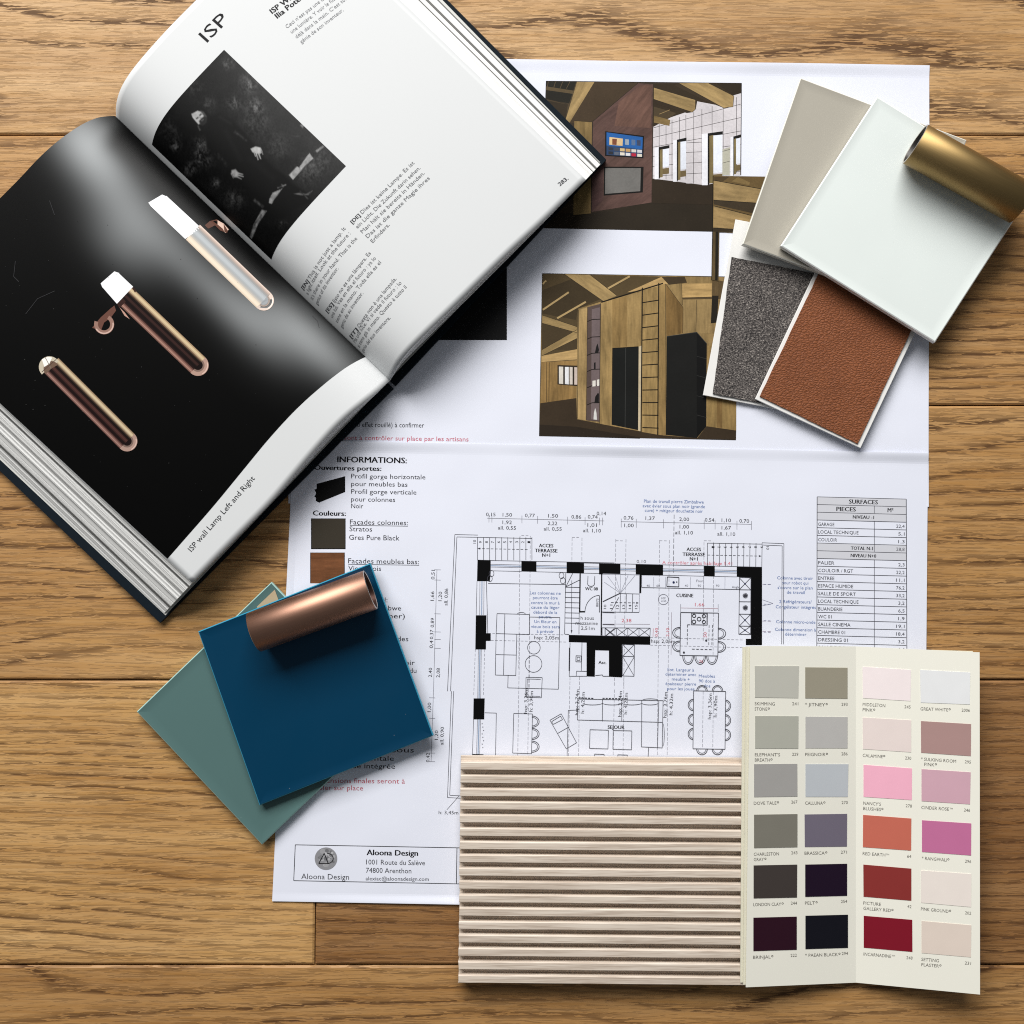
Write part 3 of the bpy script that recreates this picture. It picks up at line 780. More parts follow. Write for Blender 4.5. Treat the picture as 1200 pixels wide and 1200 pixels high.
# sofas and the long table
PL(D_, .6, LN, (-15, 495), (485, 505), (480, 782), (358, 776), (360, 630)); PL(D_, .6, LN, (-15, 495), (-17, 618), (480, 632))
for x in (130, 244): PL(D_, .6, LN, (x, 498), (x - 1, 626))
PL(D_, .6, LN, (360, 502), (360, 630)); PL(D_, .6, LN, (460, 508), (452, 780))
for x0, x1 in ((15, 128), (132, 243), (247, 357), (362, 455)): I.arc(D_(((x0 + x1) / 2, 520))[0], (x1 - x0) / 10, 180, 360, .6, LN, 8, 2)
I.arc(D_((410, 502))[0], 9, 0, 180, .6, LN, 8, 1.6); I.arc(D_((484, 705))[0], 1.6, -90, 90, .6, LN, 8, 13)
for x0, x1 in ((-205, -122), (-105, -15)): pass
DS(D_, 1.0, LN, (-10, 488), (90, 492), 2.5, 1.2); DS(D_, 1.0, LN, (130, 491), (280, 494), 2.5, 1.2)
PL(D_, .6, LN, (57, 675), (165, 678), (162, 788), (54, 785), close=True); PL(D_, .6, LN, (193, 680), (302, 682), (300, 793), (191, 790), close=True)
PL(D_, .6, LN, (84, 850), (84, 818), (140, 820), (138, 852)); PL(D_, .6, LN, (220, 852), (220, 822), (276, 824), (274, 854)); PL(D_, .6, LN, (400, 782), (397, 852))
PL(D_, .7, LN, (664, 447), (852, 451), (848, 790), (660, 787), close=True)
for y in (530, 617, 700): I.arc(D_((662, y))[0], 6, 90, 270, .8, LN, 10, 6.6); I.arc(D_((662, y))[0], 4.4, 90, 270, .5, LN, 10, 5)
for y in (535, 620, 706): I.arc(D_((851, y))[0], 6, -90, 90, .8, LN, 10, 6.6); I.arc(D_((851, y))[0], 4.4, -90, 90, .5, LN, 10, 5)
for x in (713, 804): I.arc(D_((x, 448))[0], 6.2, 0, 180, .8, LN, 10, 6.4); I.arc(D_((x, 448))[0], 4.6, 0, 180, .5, LN, 10, 5); I.arc(D_((x, 790))[0], 6.2, 180, 360, .8, LN, 10, 6.4); I.arc(D_((x, 790))[0], 4.6, 180, 360, .5, LN, 10, 4.6)
# wardrobe in front of the core and corridor lines
PL(A, .6, LN, (1130, 738), (1200, 740)); PL(A, .6, LN, (1130, 808), (1200, 810)); PL(A, .6, LN, (1145, 830), (1200, 878)); PL(A, .6, LN, (1145, 878), (1200, 832)); PL(A, .6, LN, (1145, 830), (1145, 878))
plan = I.make('floor_plan', M_INK, lower)

# ---- dimensions and room names on the plan
I = Ink(SL)
def T(q, s, x, y, w_, h, c=INKC, bold=False, ang=-1.0): (px, py), = q((x, y)); I.text(s, px, py, px + w_, h, c, bold, ang)
def TV(q, s, x, y, w_, h, c=INKC): (px, py), = q((x, y)); I.text(s, px, py, px + w_, h, c, ang=88)
for q, s, x, y, w_ in ((A, '0,15', 448, 174, 11), (A, '1,50', 545, 176, 11), (A, '0,77', 676, 180, 11.5), (A, '1,50', 812, 182, 11.5), (A, '0,86', 948, 188, 11.5), (A, '0,74', 1044, 188, 11.5), (A, '0,14', 1096, 168, 11), (A, '1,92', 544, 220, 11), (A, 'all. 0,55', 518, 252, 21), (A, '2,22', 810, 226, 11), (A, 'all. 0,55', 786, 258, 21), (A, '1,01', 1042, 236, 11), (A, 'all. 1,10', 1016, 268, 21),
                      (B, '0,76', 254, 194, 11.5), (B, '1,37', 382, 196, 11), (B, '2,00', 580, 202, 11.5), (B, '0,54', 730, 206, 11), (B, '1,10', 828, 208, 11), (B, '0,70', 932, 212, 11.5), (B, '1,00', 258, 238, 11), (B, '1,00', 582, 246, 11), (B, 'all. 1,10', 555, 280, 21), (B, '1,67', 828, 252, 11), (B, 'all. 1,10', 803, 288, 21)):
    T(q, s, x, y, w_, 4.1)
I.lines(A((455, 186), (1140, 202)), .5, GR); I.lines(B((238, 206), (1003, 222)), .5, GR)
for x in (465, 482, 658, 750, 926, 1028, 1112, 1130): I.lines(A((x, 166 + (x - 450) * .025), (x, 210 + (x - 450) * .025)), .5, GR)
for x in (240, 328, 488, 726, 790, 918, 1003): I.lines(B((x, 188 + (x - 240) * .02), (x, 240 + (x - 240) * .02)), .5, GR)
I.make('dimension_line', M_INK, lower); I = Ink(SL)
for q, s, x, y, w_ in ((A, '0,51', 146, 545, 11), (A, '1,66', 142, 670, 11), (A, '1,20', 188, 672, 11), (A, 'all. 0,86', 222, 698, 20), (A, '0,89', 142, 826, 11), (A, '0,37', 138, 895, 11), (A, '0,4', 136, 948, 9), (A, '2,40', 130, 1118, 11), (A, '2,08', 176, 1120, 11), (C_, '1,00', 124, 572, 11), (C_, '1,20', 166, 735, 11), (C_, 'all. 0,90', 198, 765, 21), (C_, '0,42', 116, 866, 11)):
    TV(q, s, x, y, w_, 4.0)
I.lines(A((160, 488), (140, 1200)), .5, GR); I.lines(C_((140, 440), (126, 862)), .5, GR)
for y in (488, 548, 746, 852, 896, 948): I.lines(A((145, y), (182, y + 1)), .5, GR)
for y in (488, 608, 812, 862): I.lines(C_((115, y), (150, y + 1)), .5, GR)
I.make('dimension_line', M_INK, lower); I = Ink(SL)
DK2 = (24, 24, 28)
for s, y in (('ACCES', 356, ), ('TERRASSE', 385), ('N+1', 412)):
    ww = {'ACCES': 17, 'TERRASSE': 26.5, 'N+1': 9.5}[s]
    (px, py), = A((800, y)); I.text(s, px - ww / 2, py, px + ww / 2, 4.0, DK2, True, -1)
    (px, py), = B((665, y + 22)); I.text(s, px - ww / 2, py, px + ww / 2, 4.0, DK2, True, -1)
T(A, 'WC 08', 1028, 608, 15, 3.6, DK2, True); T(B, 'CUISINE', 562, 648, 20, 4.0, DK2, True); T(A, 'Asc.', 1106, 1040, 9.5, 3.6, DK2, True); T(D_, 'SEJOUR', 160, 670, 20, 4.0, DK2, True)
T(A, 'h sous', 1002, 780, 15.5, 4.0); T(A, 'mezzanine', 972, 810, 26, 4.0); T(A, '2,51m', 1004, 840, 16, 4.0)
T(A, 'hsp: 2,05m', 730, 895, 29, 4.1); T(B, 'hsp: 2,05m', 415, 916, 28, 4.1)
T(C_, 'h: 3,45m', 170, 1170, 23, 4.0); TV(A, '80/73', 1106, 705, 9.5, 2.8)
for k in range(10): TV(A, str(10 - k), 388 + k * 35.4, 332 + (k == 0) * 2, 4 if k == 0 else 2.2, 3.2)
for k in range(10): (px, py), = B((770 + k * 35.6, 350)); I.text(str(k + 1), px, py, px + (4 if k == 9 else 2.2), 3.2, INKC, ang=-91)
for k in range(6): TV(B, str(10 + k), 152 + k * 36.5, 718, 5, 3)
for x, s, dx in ((388, '40', 4), (446, '60', 4), (612, '40', 4), (688, '90', 4), (795, '90', 4)): T(B, s, x, 588, dx, 2.6, GR)
T(B, 'Four', 680, 560, 8, 2.8, GR); T(B, 'Angle', 888, 596, 9, 2.8, GR); T(B, 'HSP', 475, 660, 5, 2.2, GR); T(B, '2,55', 474, 676, 6, 2.2, GR)
for q, s, x, y, w_ in ((C_, 'hsp: 3,36m', 688, 580, 29, ), (C_, 'h: 3,90m', 720, 570, 24), (C_, 'hsp: 3,74m', 988, 590, 30), (C_, 'h: 4,22m', 1022, 580, 25), (D_, 'hsp: 3,74m', 240, 600, 30), (D_, 'h: 4,22m', 274, 585, 25), (D_, 'hsp: 3,76m', 505, 605, 30), (D_, 'h: 4,32m', 540, 590, 25), (D_, 'hsp: 3,36m', 766, 614, 30), (D_, 'h: 3,90m', 800, 602, 25)):
    TV(q, s, x, y, w_, 3.9)
T(B, '0,10', 330, 448, 11, 3.6, GR)
I.make('room_lettering', M_INK, lower)

# ---- coloured notes
I = Ink(SL)
def TC(q, s, x, y, w_, h=3.5, c=BLUE): (px, py), = q((x, y)); I.text(s, px - w_ / 2, py, px + w_ / 2, h, c, ang=-.9)
for s, y, w_ in (('Plan de travail pierre Zimbabwe', 95, 70), ('avec évier sous plan noir (grande', 122, 73), ('cuve) + mitigeur douchette noir', 149, 68)): TC(B, s, 548, y, w_, 3.7)
I.make('printed_note', M_INK, lower); I = Ink(SL)
for s, y, w_ in (('Les colonnes ne', 632, 36), ('pourront être', 660, 29), ('contre le mur à', 689, 33.5), ('cause du léger', 716, 33), ('débord de la', 745, 28), ('poutre.', 772, 15), ('Un fileur en', 800, 26), ('vieux bois sera', 829, 33.5), ('à prévoir', 857, 20)): TC(A, s, 795, y, w_)
I.make('printed_note', M_INK, lower); I = Ink(SL)
for s, y, w_ in (('Ilot. Largeur à', 332, 31), ('déterminer avec', 358, 36), ('meuble +', 387, 21), ('épaisseur pierre', 414, 36), ('pour les joues', 443, 32)): TC(D_, s, 589, y, w_)
I.make('printed_note', M_INK, lower); I = Ink(SL)
for s, y, w_ in (('Meubles', 369, 19), ('90 dos à', 398, 19), ('dos', 427, 8)): TC(D_, s, 742, y, w_)
I.make('printed_note', M_INK, lower); I = Ink(SL)
e = conv(880, 560, 5.217)
for s, x, y, w_ in (('Colonne avec tiroir', 270, 620, 42), ('pour robot qui', 270, 650, 31), ("s'ouvre sur le plan", 270, 679, 41), ('de travail', 274, 708, 21), ('2 Réfrigérateurs/', 272, 765, 38), ('Congélateur intégrés', 274, 797, 47), ('Colonne micro-onde', 274, 888, 46), ('Colonne dimension à', 272, 935, 48), ('déterminer', 274, 964, 25)): TC(e, s, x, y, w_, 3.6)
I.make('printed_note', M_INK, lower); I = Ink(SL)
for y in (650, 875, 938): a, b = e((70, y), (140, y + 2)); I.dash(a, b, .5, (150, 130, 150), 4, 2)
I.lines(e((70, 745), (135, 768), (70, 782)), .5, (120, 120, 140))
for s, x, y, w_ in (('1.66', 672, 702, 11), ('2,38', 242, 795, 11.5), ('26', 695, 1035, 5)): T(B, s, x, y, w_, 3.9, RED)
for s, x, y, w_ in (('0,40', 455, 880, 10), ('2,10', 520, 880, 10), ('50', 740, 885, 6)): TV(B, s, x, y, w_, 3.6, RED)
T(B, 'A contrôler après habillage 5,41', 480, 455, 82, 3.8, (214, 116, 128), ang=-.9)
PL(B, .5, (170, 130, 140), (588, 712), (808, 716)); PL(B, .5, (150, 140, 150), (132, 806), (408, 808)); PL(B, .5, (150, 140, 150), (535, 738), (532, 985)); PL(B, .5, (190, 120, 130), (428, 832), (426, 882))
for x in (588, 808): PL(B, .5, GR, (x, 690), (x, 735))
DS(B, .8, (150, 30, 34), (1052, 490), (1048, 915), 3, 2)
for y in (572, 688, 785, 852): DS(B, .5, (60, 70, 120), (1000, y), (1130, y + 3), 3, 2)
I.make('red_dimensions', M_INK, lower)

# ---- table of areas
I = Ink(SL)
rows = [('SURFACES',), ('PIECES', 'M²'), ('NIVEAU -1',), ('GARAGE', '22,4'), ('LOCAL TECHNIQUE', '5,1'), ('COULOIR', '1,3'), ('TOTAL N-1', '28,8'), ('NIVEAU N+0',), ('PALIER', '2,3'), ('COULOIR / RGT', '22,2'), ('ENTREE', '11,1'), ('ESPACE HUMIDE', '76,2'), ('SALLE DE SPORT', '33,2'), ('LOCAL TECHNIQUE', '3,2'), ('BUANDERIE', '6,5'), ('WC 01', '1,9'), ('SALLE CINEMA', '19,1'), ('CHAMBRE 01', '18,4'), ('DRESSING 01', '3,2'), ('SALLE DE BAIN 01', '6,4'), ('CHAMBRE 02', '14,2')]
x0, xm, x1, yt, rh, sk = 957.6, 1024.6, 1062, 582.2, 9.02, 2.7
for r, row in enumerate(rows):
    y = yt + r * rh
    shade = r in (0, 1, 2, 6, 7)
    if shade: I.poly([(x0, y), (x1, y + sk), (x1, y + rh + sk), (x0, y + rh)], (206, 207, 214))
I_tab = I
for r, row in enumerate(rows):
    y = yt + r * rh
    I.line((x0, y), (x1, y + sk), .7, (70, 70, 78), up=True)
    big = r in (0, 1)
    h = 4.9 if big else 3.9
    if len(row) == 1:
        ww = {'SURFACES': 34, 'NIVEAU -1': 25, 'NIVEAU N+0': 30}[row[0]]
        cx = (x0 + x1) / 2 + 2
        I.text(row[0], cx - ww / 2, y + rh / 2 + h / 2 + 1, cx + ww / 2, h, (30, 30, 34), True, -1.5)
    else:
        ww = len(row[0]) * 3.15
        if r == 1: I.text(row[0], 980, y + 7.6, 1003, h, (30, 30, 34), True, -1.5); I.text(row[1], 1040, y + 9, 1047, h, (30, 30, 34), True, -1.5)
        else:
            sx = x0 + 1.2 if r != 6 else 997
            ww = 26 if r == 6 else ww
            I.text(row[0], sx, y + 6.9 + (1 if r == 6 else 0), sx + ww, h, (40, 40, 46), r == 6, -1.3)
            vw = 2.45 * len(row[1])
            I.text(row[1], 1060 - vw, y + 9.2, 1060, 3.8, (60, 60, 68), False, -1.3)
        I.line((xm, y + 1.2), (xm, y + rh + 1.2), .6, (70, 70, 78))
I.lines([(x0, yt), (x0 - .4, yt + len(rows) * rh)], .8, (60, 60, 66)); I.lines([(x1, yt + sk), (x1 + .8, yt + len(rows) * rh + sk)], .8, (60, 60, 66))
I.make('area_table', M_INK, lower)

# ---- studio letterhead
I = Ink(SL)
I.lines([(346, 990), (536, 993.5)], .8, (30, 30, 34)); I.lines([(346, 990), (344.2, 1032)], .8, (30, 30, 34)); I.lines([(344.2, 1032), (600, 1037)], .8, (30, 30, 34)); I.lines([(536, 993.5), (600, 995)], .8, (30, 30, 34)); I.lines([(535.5, 993.5), (534.8, 1035.5)], .8, (30, 30, 34))
I.text('Aloona Design', 353, 1030, 409, 6.3, (60, 60, 66), ang=-.9)
I.text('Aloona Design', 429.5, 1002, 490, 6.4, (24, 24, 28), True, -.9)
I.text('1001 Route du Salève', 429, 1013, 498, 5.8, (50, 50, 56), ang=-.8)
I.text('74800 Arenthon', 428.8, 1022.7, 482, 5.8, (50, 50, 56), ang=-.8)
I.text('alexiac@aloonadesign.com', 428.5, 1031.6, 502.5, 4.4, (60, 60, 66), ang=-.6)
lh = I.make('letterhead', M_INK, lower)
I = Ink(SL, 1.2e-4)
I.disc((382, 1006.2), 13.2, (140, 140, 144), 32)
random.seed(3)
for k in range(26):
    a, r = random.random() * 6.28, 11.5 * sqrt(random.random())
    g = random.choice((112, 124, 156, 168, 178))
    I.disc((382 + (r - 1.5) * cos(a), 1006.2 + (r - 1.5) * sin(a)), 1 + random.random() * 2.2, (g, g, g + 3), 9)
I.lines([(373.5, 1012), (380, 1000), (384.6, 1012), (373.5, 1012)], 1.1, (30, 30, 32)); I.arc((383.5, 1006), 7, -92, 92, 1.1, (30, 30, 32), 14, 6)
tag(I.make('round_logo', M_INK, lh), 'round grey moon logo with letters A and D')

# ------------------------------------------------------------------ the open book
class Page:
    """height field over the book: a runs away from the gutter, b along it towards the head"""
    def __init__(self, side, zf, bot, top, fore):
        self.side, self.zf = side, zf
        o, h = at(457, 446, zf(0)), at(135.5, 136.5, zf(0))
        self.O = Vector((o.x, o.y, 0))
        self.eb = (Vector((h.x, h.y, 0)) - self.O).normalized()
        self.ea = Vector((self.eb.y, -self.eb.x, 0)) * side
        self.A = [i * 1e-3 for i in range(0, 261)]
        self.S = [0.0]
        for i in range(1, 261): self.S.append(self.S[-1] + hypot(1e-3, zf(self.A[i]) - zf(self.A[i - 1])))
        self.bot = [self.ab(*p) for p in bot]; self.top = [self.ab(*p) for p in top]
        self.f0, self.f1 = self.ab(*fore[0])[0], self.ab(*fore[1])[0]
    def z(self, x, y): return self.zf(max(0.0, (Vector((x, y, 0)) - self.O).dot(self.ea)))
    def hit(self, px, py, off=0):
        z = 0.02
        for _ in range(30):
            p = at(px, py, z)
            z = 0.4 * z + 0.6 * (self.z(p.x, p.y) + off)
        return at(px, py, z)
    pt = hit
    def ab(self, px, py):
        p = self.hit(px, py); q = Vector((p.x, p.y, 0)) - self.O
        return (q.dot(self.ea), q.dot(self.eb))
    def arc(self, a):
        i = max(0, min(259, int(a / 1e-3)))
        return self.S[i] + (self.S[i + 1] - self.S[i]) * (a / 1e-3 - i)
    def inv(self, s):
        lo, hi = 0, 260
        while hi - lo > 1:
            m = (lo + hi) // 2
            if self.S[m] <= s: lo = m
            else: hi = m
        return (lo + (s - self.S[lo]) / (self.S[lo + 1] - self.S[lo])) * 1e-3
    def P(self, a, b, off=0):
        q = self.O + self.ea * a + self.eb * b
        return Vector((q.x, q.y, self.zf(max(0, a)) + off))
    def ip(self, tr, a):
        w = min(0.011, a * .5)
        return sum(self.ip0(tr, a + w * k / 4) for k in range(-4, 5)) / 9
    @staticmethod
    def ip0(tr, a):
        if a <= tr[0][0]: return tr[0][1]
        for (a0, b0), (a1, b1) in zip(tr, tr[1:]):
            if a <= a1: return b0 + (b1 - b0) * (a - a0) / max(1e-9, a1 - a0)
        (a0, b0), (a1, b1) = tr[-2:]
        return b1 + (b1 - b0) * (a - a1) / (a1 - a0)
    def uv(self, u, v, off=0):
        """u 0..1 gutter to fore-edge, v 0..1 foot to head"""
        a = u * (self.f0 + (self.f1 - self.f0) * v)
        b0, b1 = self.ip(self.bot, a), self.ip(self.top, a)
        return self.P(a, b0 + (b1 - b0) * v, off)
    def text(self, I, s, p0, p1, h, c, bold=False):
        a0, b0 = self.ab(*p0); a1, b1 = self.ab(*p1)
        s0, s1 = self.arc(a0), self.arc(a1)
        V, F, W = glyphs(s, bold)
        dx, dy = s1 - s0, b1 - b0
        L = hypot(dx, dy); ux, uy = dx / L, dy / L
        hm = h * 0.00054
        nx, ny = (-uy, ux)
        if ny < 0 if self.side > 0 else ny > 0: nx, ny = -nx, -ny
        if self.side < 0: nx, ny = (uy, -ux); 
        if self.side < 0 and ny < 0: nx, ny = -nx, -ny
        n = len(I.V)
        for x, y, dz in V:
            l, k = x / W * L, y * hm
            ss = max(0, s0 + ux * l + nx * k)
            I.V.append(self.P(self.inv(ss), b0 + uy * l + ny * k, I.o + dz)); I.G.append((0, 0, 0))
        for f in F: I.F.append(tuple(i + n for i in f)); I.C.append(lin(c))
        I._up()

zr = lambda a: 0.0085 + 0.0215 * (1 - exp(-a / 0.0125)) - 0.006 * a / 0.185
zl = lambda a: 0.0085 + 0.0160 * (1 - exp(-a / 0.0140)) - 0.004 * a / 0.185
PR = Page(1, zr, [(457, 446), (462, 437), (470, 421), (493, 396.5), (530, 361), (593, 299), (637, 264 - 5), (687, 210)],
          [(136, 137), (136, 123), (143, 100), (167, 67), (200, 30), (230, 0), (300, -70), (372, -142)], ((687, 211), (366, -100)))
PL_ = Page(-1, zl, [(457, 446), (440, 462), (420, 477), (400, 493), (367, 530), (317, 590), (267, 640), (225, 683)],
           [(135, 136), (113, 138), (83, 154), (50, 180), (20, 213), (0, 232), (-50, 286), (-116, 356)], ((225, 683), (-116, 365)))
book = tag(empty('open_book', at(300, 330, 0.0008)), 'open hardcover catalogue with a black lamp photograph on its left page', 'book')

def page_grid(pg, n=70, m=70, th=1.4e-4):
    P = [[pg.uv((i / n) ** 1.4, j / m) for i in range(n + 1)] for j in range(m + 1)]
    return grid_slab(P, th)

V, F = page_grid(PR)
page_r = build('page', V, F, M_PAGE, book, smooth=True)
page_r['label'] = 'white right-hand page with a portrait photograph and text columns'
V, F = page_grid(PL_)
page_l = build('page', V, F, M_PAGE, book, smooth=True)
page_l['label'] = 'left page covered by a black photograph of glowing tubes'

# page blocks: many leaves whose edges fan out towards the cover
def block_mat():
    t = NT('page_edges')
    a = t.attr('ink').outputs['Color']
    t.l(a, t.bsdf.inputs['Base Color']); t.set(Roughness=0.6)
    return t.m
M_BLOCK = block_mat()

def page_block(pg, low_fore, greys, zlow, n_leaf, seed):
    """low_fore: photo pixels of the lowest leaf's fore-edge, foot then head"""
    random.seed(seed)
    V, F, C = [], [], []
    f0, f1 = [at(*p, zlow) for p in low_fore]
    nn, mm = 26, 12
    for k in range(n_leaf):
        t = (k + 1) / n_leaf
        base = len(V)
        jit = random.uniform(-.0005, .0005) + (random.random() < .2) * random.uniform(-.0014, .0008)
        g = random.choice(greys) if k > 0 else 235
        c = lin((g, g, g - 2))
        for j in range(mm + 1):
            v = j / mm
            lo = f0.lerp(f1, v)
            for i in range(nn + 1):
                u = (i / nn) ** 1.3
                p = pg.uv(u, v, -3e-4)
                q = pg.uv(0, v, -3e-4).lerp(lo, u)
                q.z = zlow + 0.003 * (1 - u)
                tt = t ** 1.0 * u ** .35 if u > 0 else 0
                r = p.lerp(q, tt)
                r += pg.ea * jit * u
                V.append(r)
        for j in range(mm):
            for i in range(nn):
                q = base + j * (nn + 1) + i
                F.append((q, q + 1, q + nn + 2, q + nn + 1)); C.append(c)
        # leaf edge drops: skirt around foot and fore-edge to give each leaf a thickness
        dz = 0.55 * 0.018 / n_leaf
        rim = [base + i for i in range(nn + 1)] + [base + j * (nn + 1) + nn for j in range(1, mm + 1)]
        rb = len(V)
        for q in rim: V.append(V[q] - Vector((0, 0, dz)))
        for i in range(len(rim) - 1):
            F.append((rim[i], rim[i + 1], rb + i + 1, rb + i)); C.append(tuple(x * .92 for x in c))
    o = build('page_block', V, F, M_BLOCK, book, col=C)
    return o
page_block(PR, ((704, 192), (397, -118)), (236, 234, 232, 230, 226, 220, 90), 0.0042, 18, 3)
page_block(PL_, ((192, 719), (-140, 402)), (234, 232, 230, 226, 222, 214, 205, 190, 165, 228, 232, 70, 26), 0.0042, 44, 8)

def boards():
    z0, z1 = 0.0009, 0.0038
    V, F, mi = [], [], []
    def board(q, inner):
        n = len(V)
        top = [at(*p, z1) for p in q]
        bot = [Vector((p.x, p.y, z0)) for p in top]
        V.extend(bot + top)
        F.extend([(n + 3, n + 2, n + 1, n), (n + 4, n + 5, n + 6, n + 7)] + [(n + i, n + (i + 1) % 4, n + 4 + (i + 1) % 4, n + 4 + i) for i in range(4)])
        mi.extend([0] * 6)
        n = len(V)
        V.extend([Vector((p.x, p.y, z1 + 1.5e-4)) for p in [at(*p, z1) for p in inner]])
        F.append((n, n + 1, n + 2, n + 3)); mi.append(1)
    # quads run anticlockwise seen from above
    board([(463, 452), (710.5, 187), (385, -140), (152, 152)], [(457, 444), (703, 190), (390, -132), (156, 154)])
    board([(461, 455), (150, 154), (-160, 400), (187.5, 730)], [(455, 446), (152, 158), (-142, 405), (194, 721)])
    return build('cover', V, F, [M_COVER, M_ENDPAPER], book, mi=mi)
boards()

# ---- print on the right page
I = Ink(PR, 1.2e-4)
TX, TG = (40, 40, 42), (96, 97, 100)
PR.text(I, 'ISP', (243, 50), (269, 23.5), 15, (30, 30, 32))
I.make('page_title', M_INK, page_r); I = Ink(PR, 1.2e-4)
PR.text(I, 'ISP Wall Lamp', (319, 16.5), (368, -20), 6.4, (44, 44, 46), True)
PR.text(I, 'Ilia Potemine', (325, 22), (370, -13), 6.4, (44, 44, 46), True)
I.make('printed_heading', M_INK, page_r); I = Ink(PR, 1.2e-4)
for k, s in enumerate(('Ceci n’est pas une lampe. C’est', 'une lumière. Y voir le futur : il est', 'déjà dans la main. C’est tout le', 'génie de son inventeur.')):
    ln = (84, 86, 84, 62)[k]
    x, y = 336.5 + k * 5.6, 33.5 + k * 5.9
    PR.text(I, s, (x, y), (x + ln * .80, y - ln * .62), 4.6, (138, 139, 142))
I.make('printed_paragraph', M_INK, page_r)
for lines, p0, p1s, step in (
    (('[DE] Dies ist keine Lampe. Es ist', 'ein Licht. Die Zukunft darin sehen.', 'Man hält sie bereits in Händen.', 'Das ist die ganze Magie ihres', 'Erfinders.'), (413, 262.5), ((486, 191.5), (493, 197.5), (498, 203.5), (504, 209.5), (457, 264)), (6.0, 5.6)),
    (('[EN] This is not just a lamp. It', 'a light itself. Look at the future :', 'it’s there in your hand. That is the', 'genius of its inventor.'), (355.5, 340), ((405.5, 268), (411, 274), (419, 280), (397, 315)), (5.6, 6.0)),
    (('[ES] Esto no es una lámpara. Es', 'una luz. Vea en ella el futuro : ya lo', 'tiene en la mano. Toda ella es el', 'genio de su inventor.'), (384, 367), ((435, 297), (441, 303), (447, 308), (426, 344)), (5.8, 6.0)),
    (('[IT] Questa non è una lampada.', 'Ma una luce. Vi si vede il futuro : lo', 'si tiene già in mano. Questo è tutto il', 'genio del suo inventore.'), (412, 397), ((465, 327), (471, 332), (477, 337), (458, 373)), (4.6, 5.4))):
    I = Ink(PR, 1.2e-4)
    for k, s in enumerate(lines):
        x, y = p0[0] + step[0] * k, p0[1] + step[1] * k
        if s[0] == '[':
            e1 = p1s[k]; f = 4.2 / len(s) * 1.05
            PR.text(I, s[:4], (x, y), (x + (e1[0] - x) * f, y + (e1[1] - y) * f), 4.3, (70, 71, 74), True)
            f2 = 5.3 / len(s)
            PR.text(I, s[5:], (x + (e1[0] - x) * f2, y + (e1[1] - y) * f2), e1, 4.6, (112, 113, 116))
        else: PR.text(I, s, (x, y), p1s[k], 4.6, (112, 113, 116))
    I.make('printed_paragraph', M_INK, page_r)
I = Ink(PR, 1.2e-4)
PR.text(I, '283.', (656, 218.5), (666.5, 210), 4.6, (80, 80, 84), True)
I.make('page_number', M_INK, page_r)

# ---- value noise for printed photographs
_rs = random.Random(21)
_tab = [_rs.random() for _ in range(4096)]
def vn(x, y):
    xi, yi = math.floor(x), math.floor(y)
    fx, fy = x - xi, y - yi
    fx, fy = fx * fx * (3 - 2 * fx), fy * fy * (3 - 2 * fy)
    h = lambda i, j: _tab[(i * 73 + j * 1571 + 9) % 4096]
    return lerp(lerp(h(xi, yi), h(xi + 1, yi), fx), lerp(h(xi, yi + 1), h(xi + 1, yi + 1), fx), fy)
def fbm(x, y): return (vn(x, y) * 4 + vn(x * 2.1, y * 2.1) * 2 + vn(x * 4.3, y * 4.3) + vn(x * 9, y * 9)) / 8

def project(p):
    q = p - CAM
    x, y, z = q.x, q.y * cos(TILT) + q.z * sin(TILT), -q.y * sin(TILT) + q.z * cos(TILT)
    return 600 + FPX * x / -z, 600 - FPX * y / -z

def soft(poly, x, y, s_):
    """1 inside the outline, fading over s_ at its edge"""
    ins, d2 = False, 1e9
    for (x0, y0), (x1, y1) in zip(poly, poly[1:] + poly[:1]):
        if (y0 > y) != (y1 > y) and x < (x1 - x0) * (y - y0) / (y1 - y0) + x0: ins = not ins
        dx, dy = x1 - x0, y1 - y0
        t = max(0, min(1, ((x - x0) * dx + (y - y0) * dy) / (dx * dx + dy * dy + 1e-9)))
        d2 = min(d2, (x - x0 - dx * t) ** 2 + (y - y0 - dy * t) ** 2)
    d = sqrt(d2) * (1 if ins else -1)
    return sm(-s_, s_, d)
def bar(a, b, w_, w2=None):
    L = hypot(b[0] - a[0], b[1] - a[1]); nx, ny = -(b[1] - a[1]) / L / 2, (b[0] - a[0]) / L / 2
    w2 = w_ if w2 is None else w2
    return [(a[0] + nx * w_, a[1] + ny * w_), (b[0] + nx * w2, b[1] + ny * w2), (b[0] - nx * w2, b[1] - ny * w2), (a[0] - nx * w_, a[1] - ny * w_)]

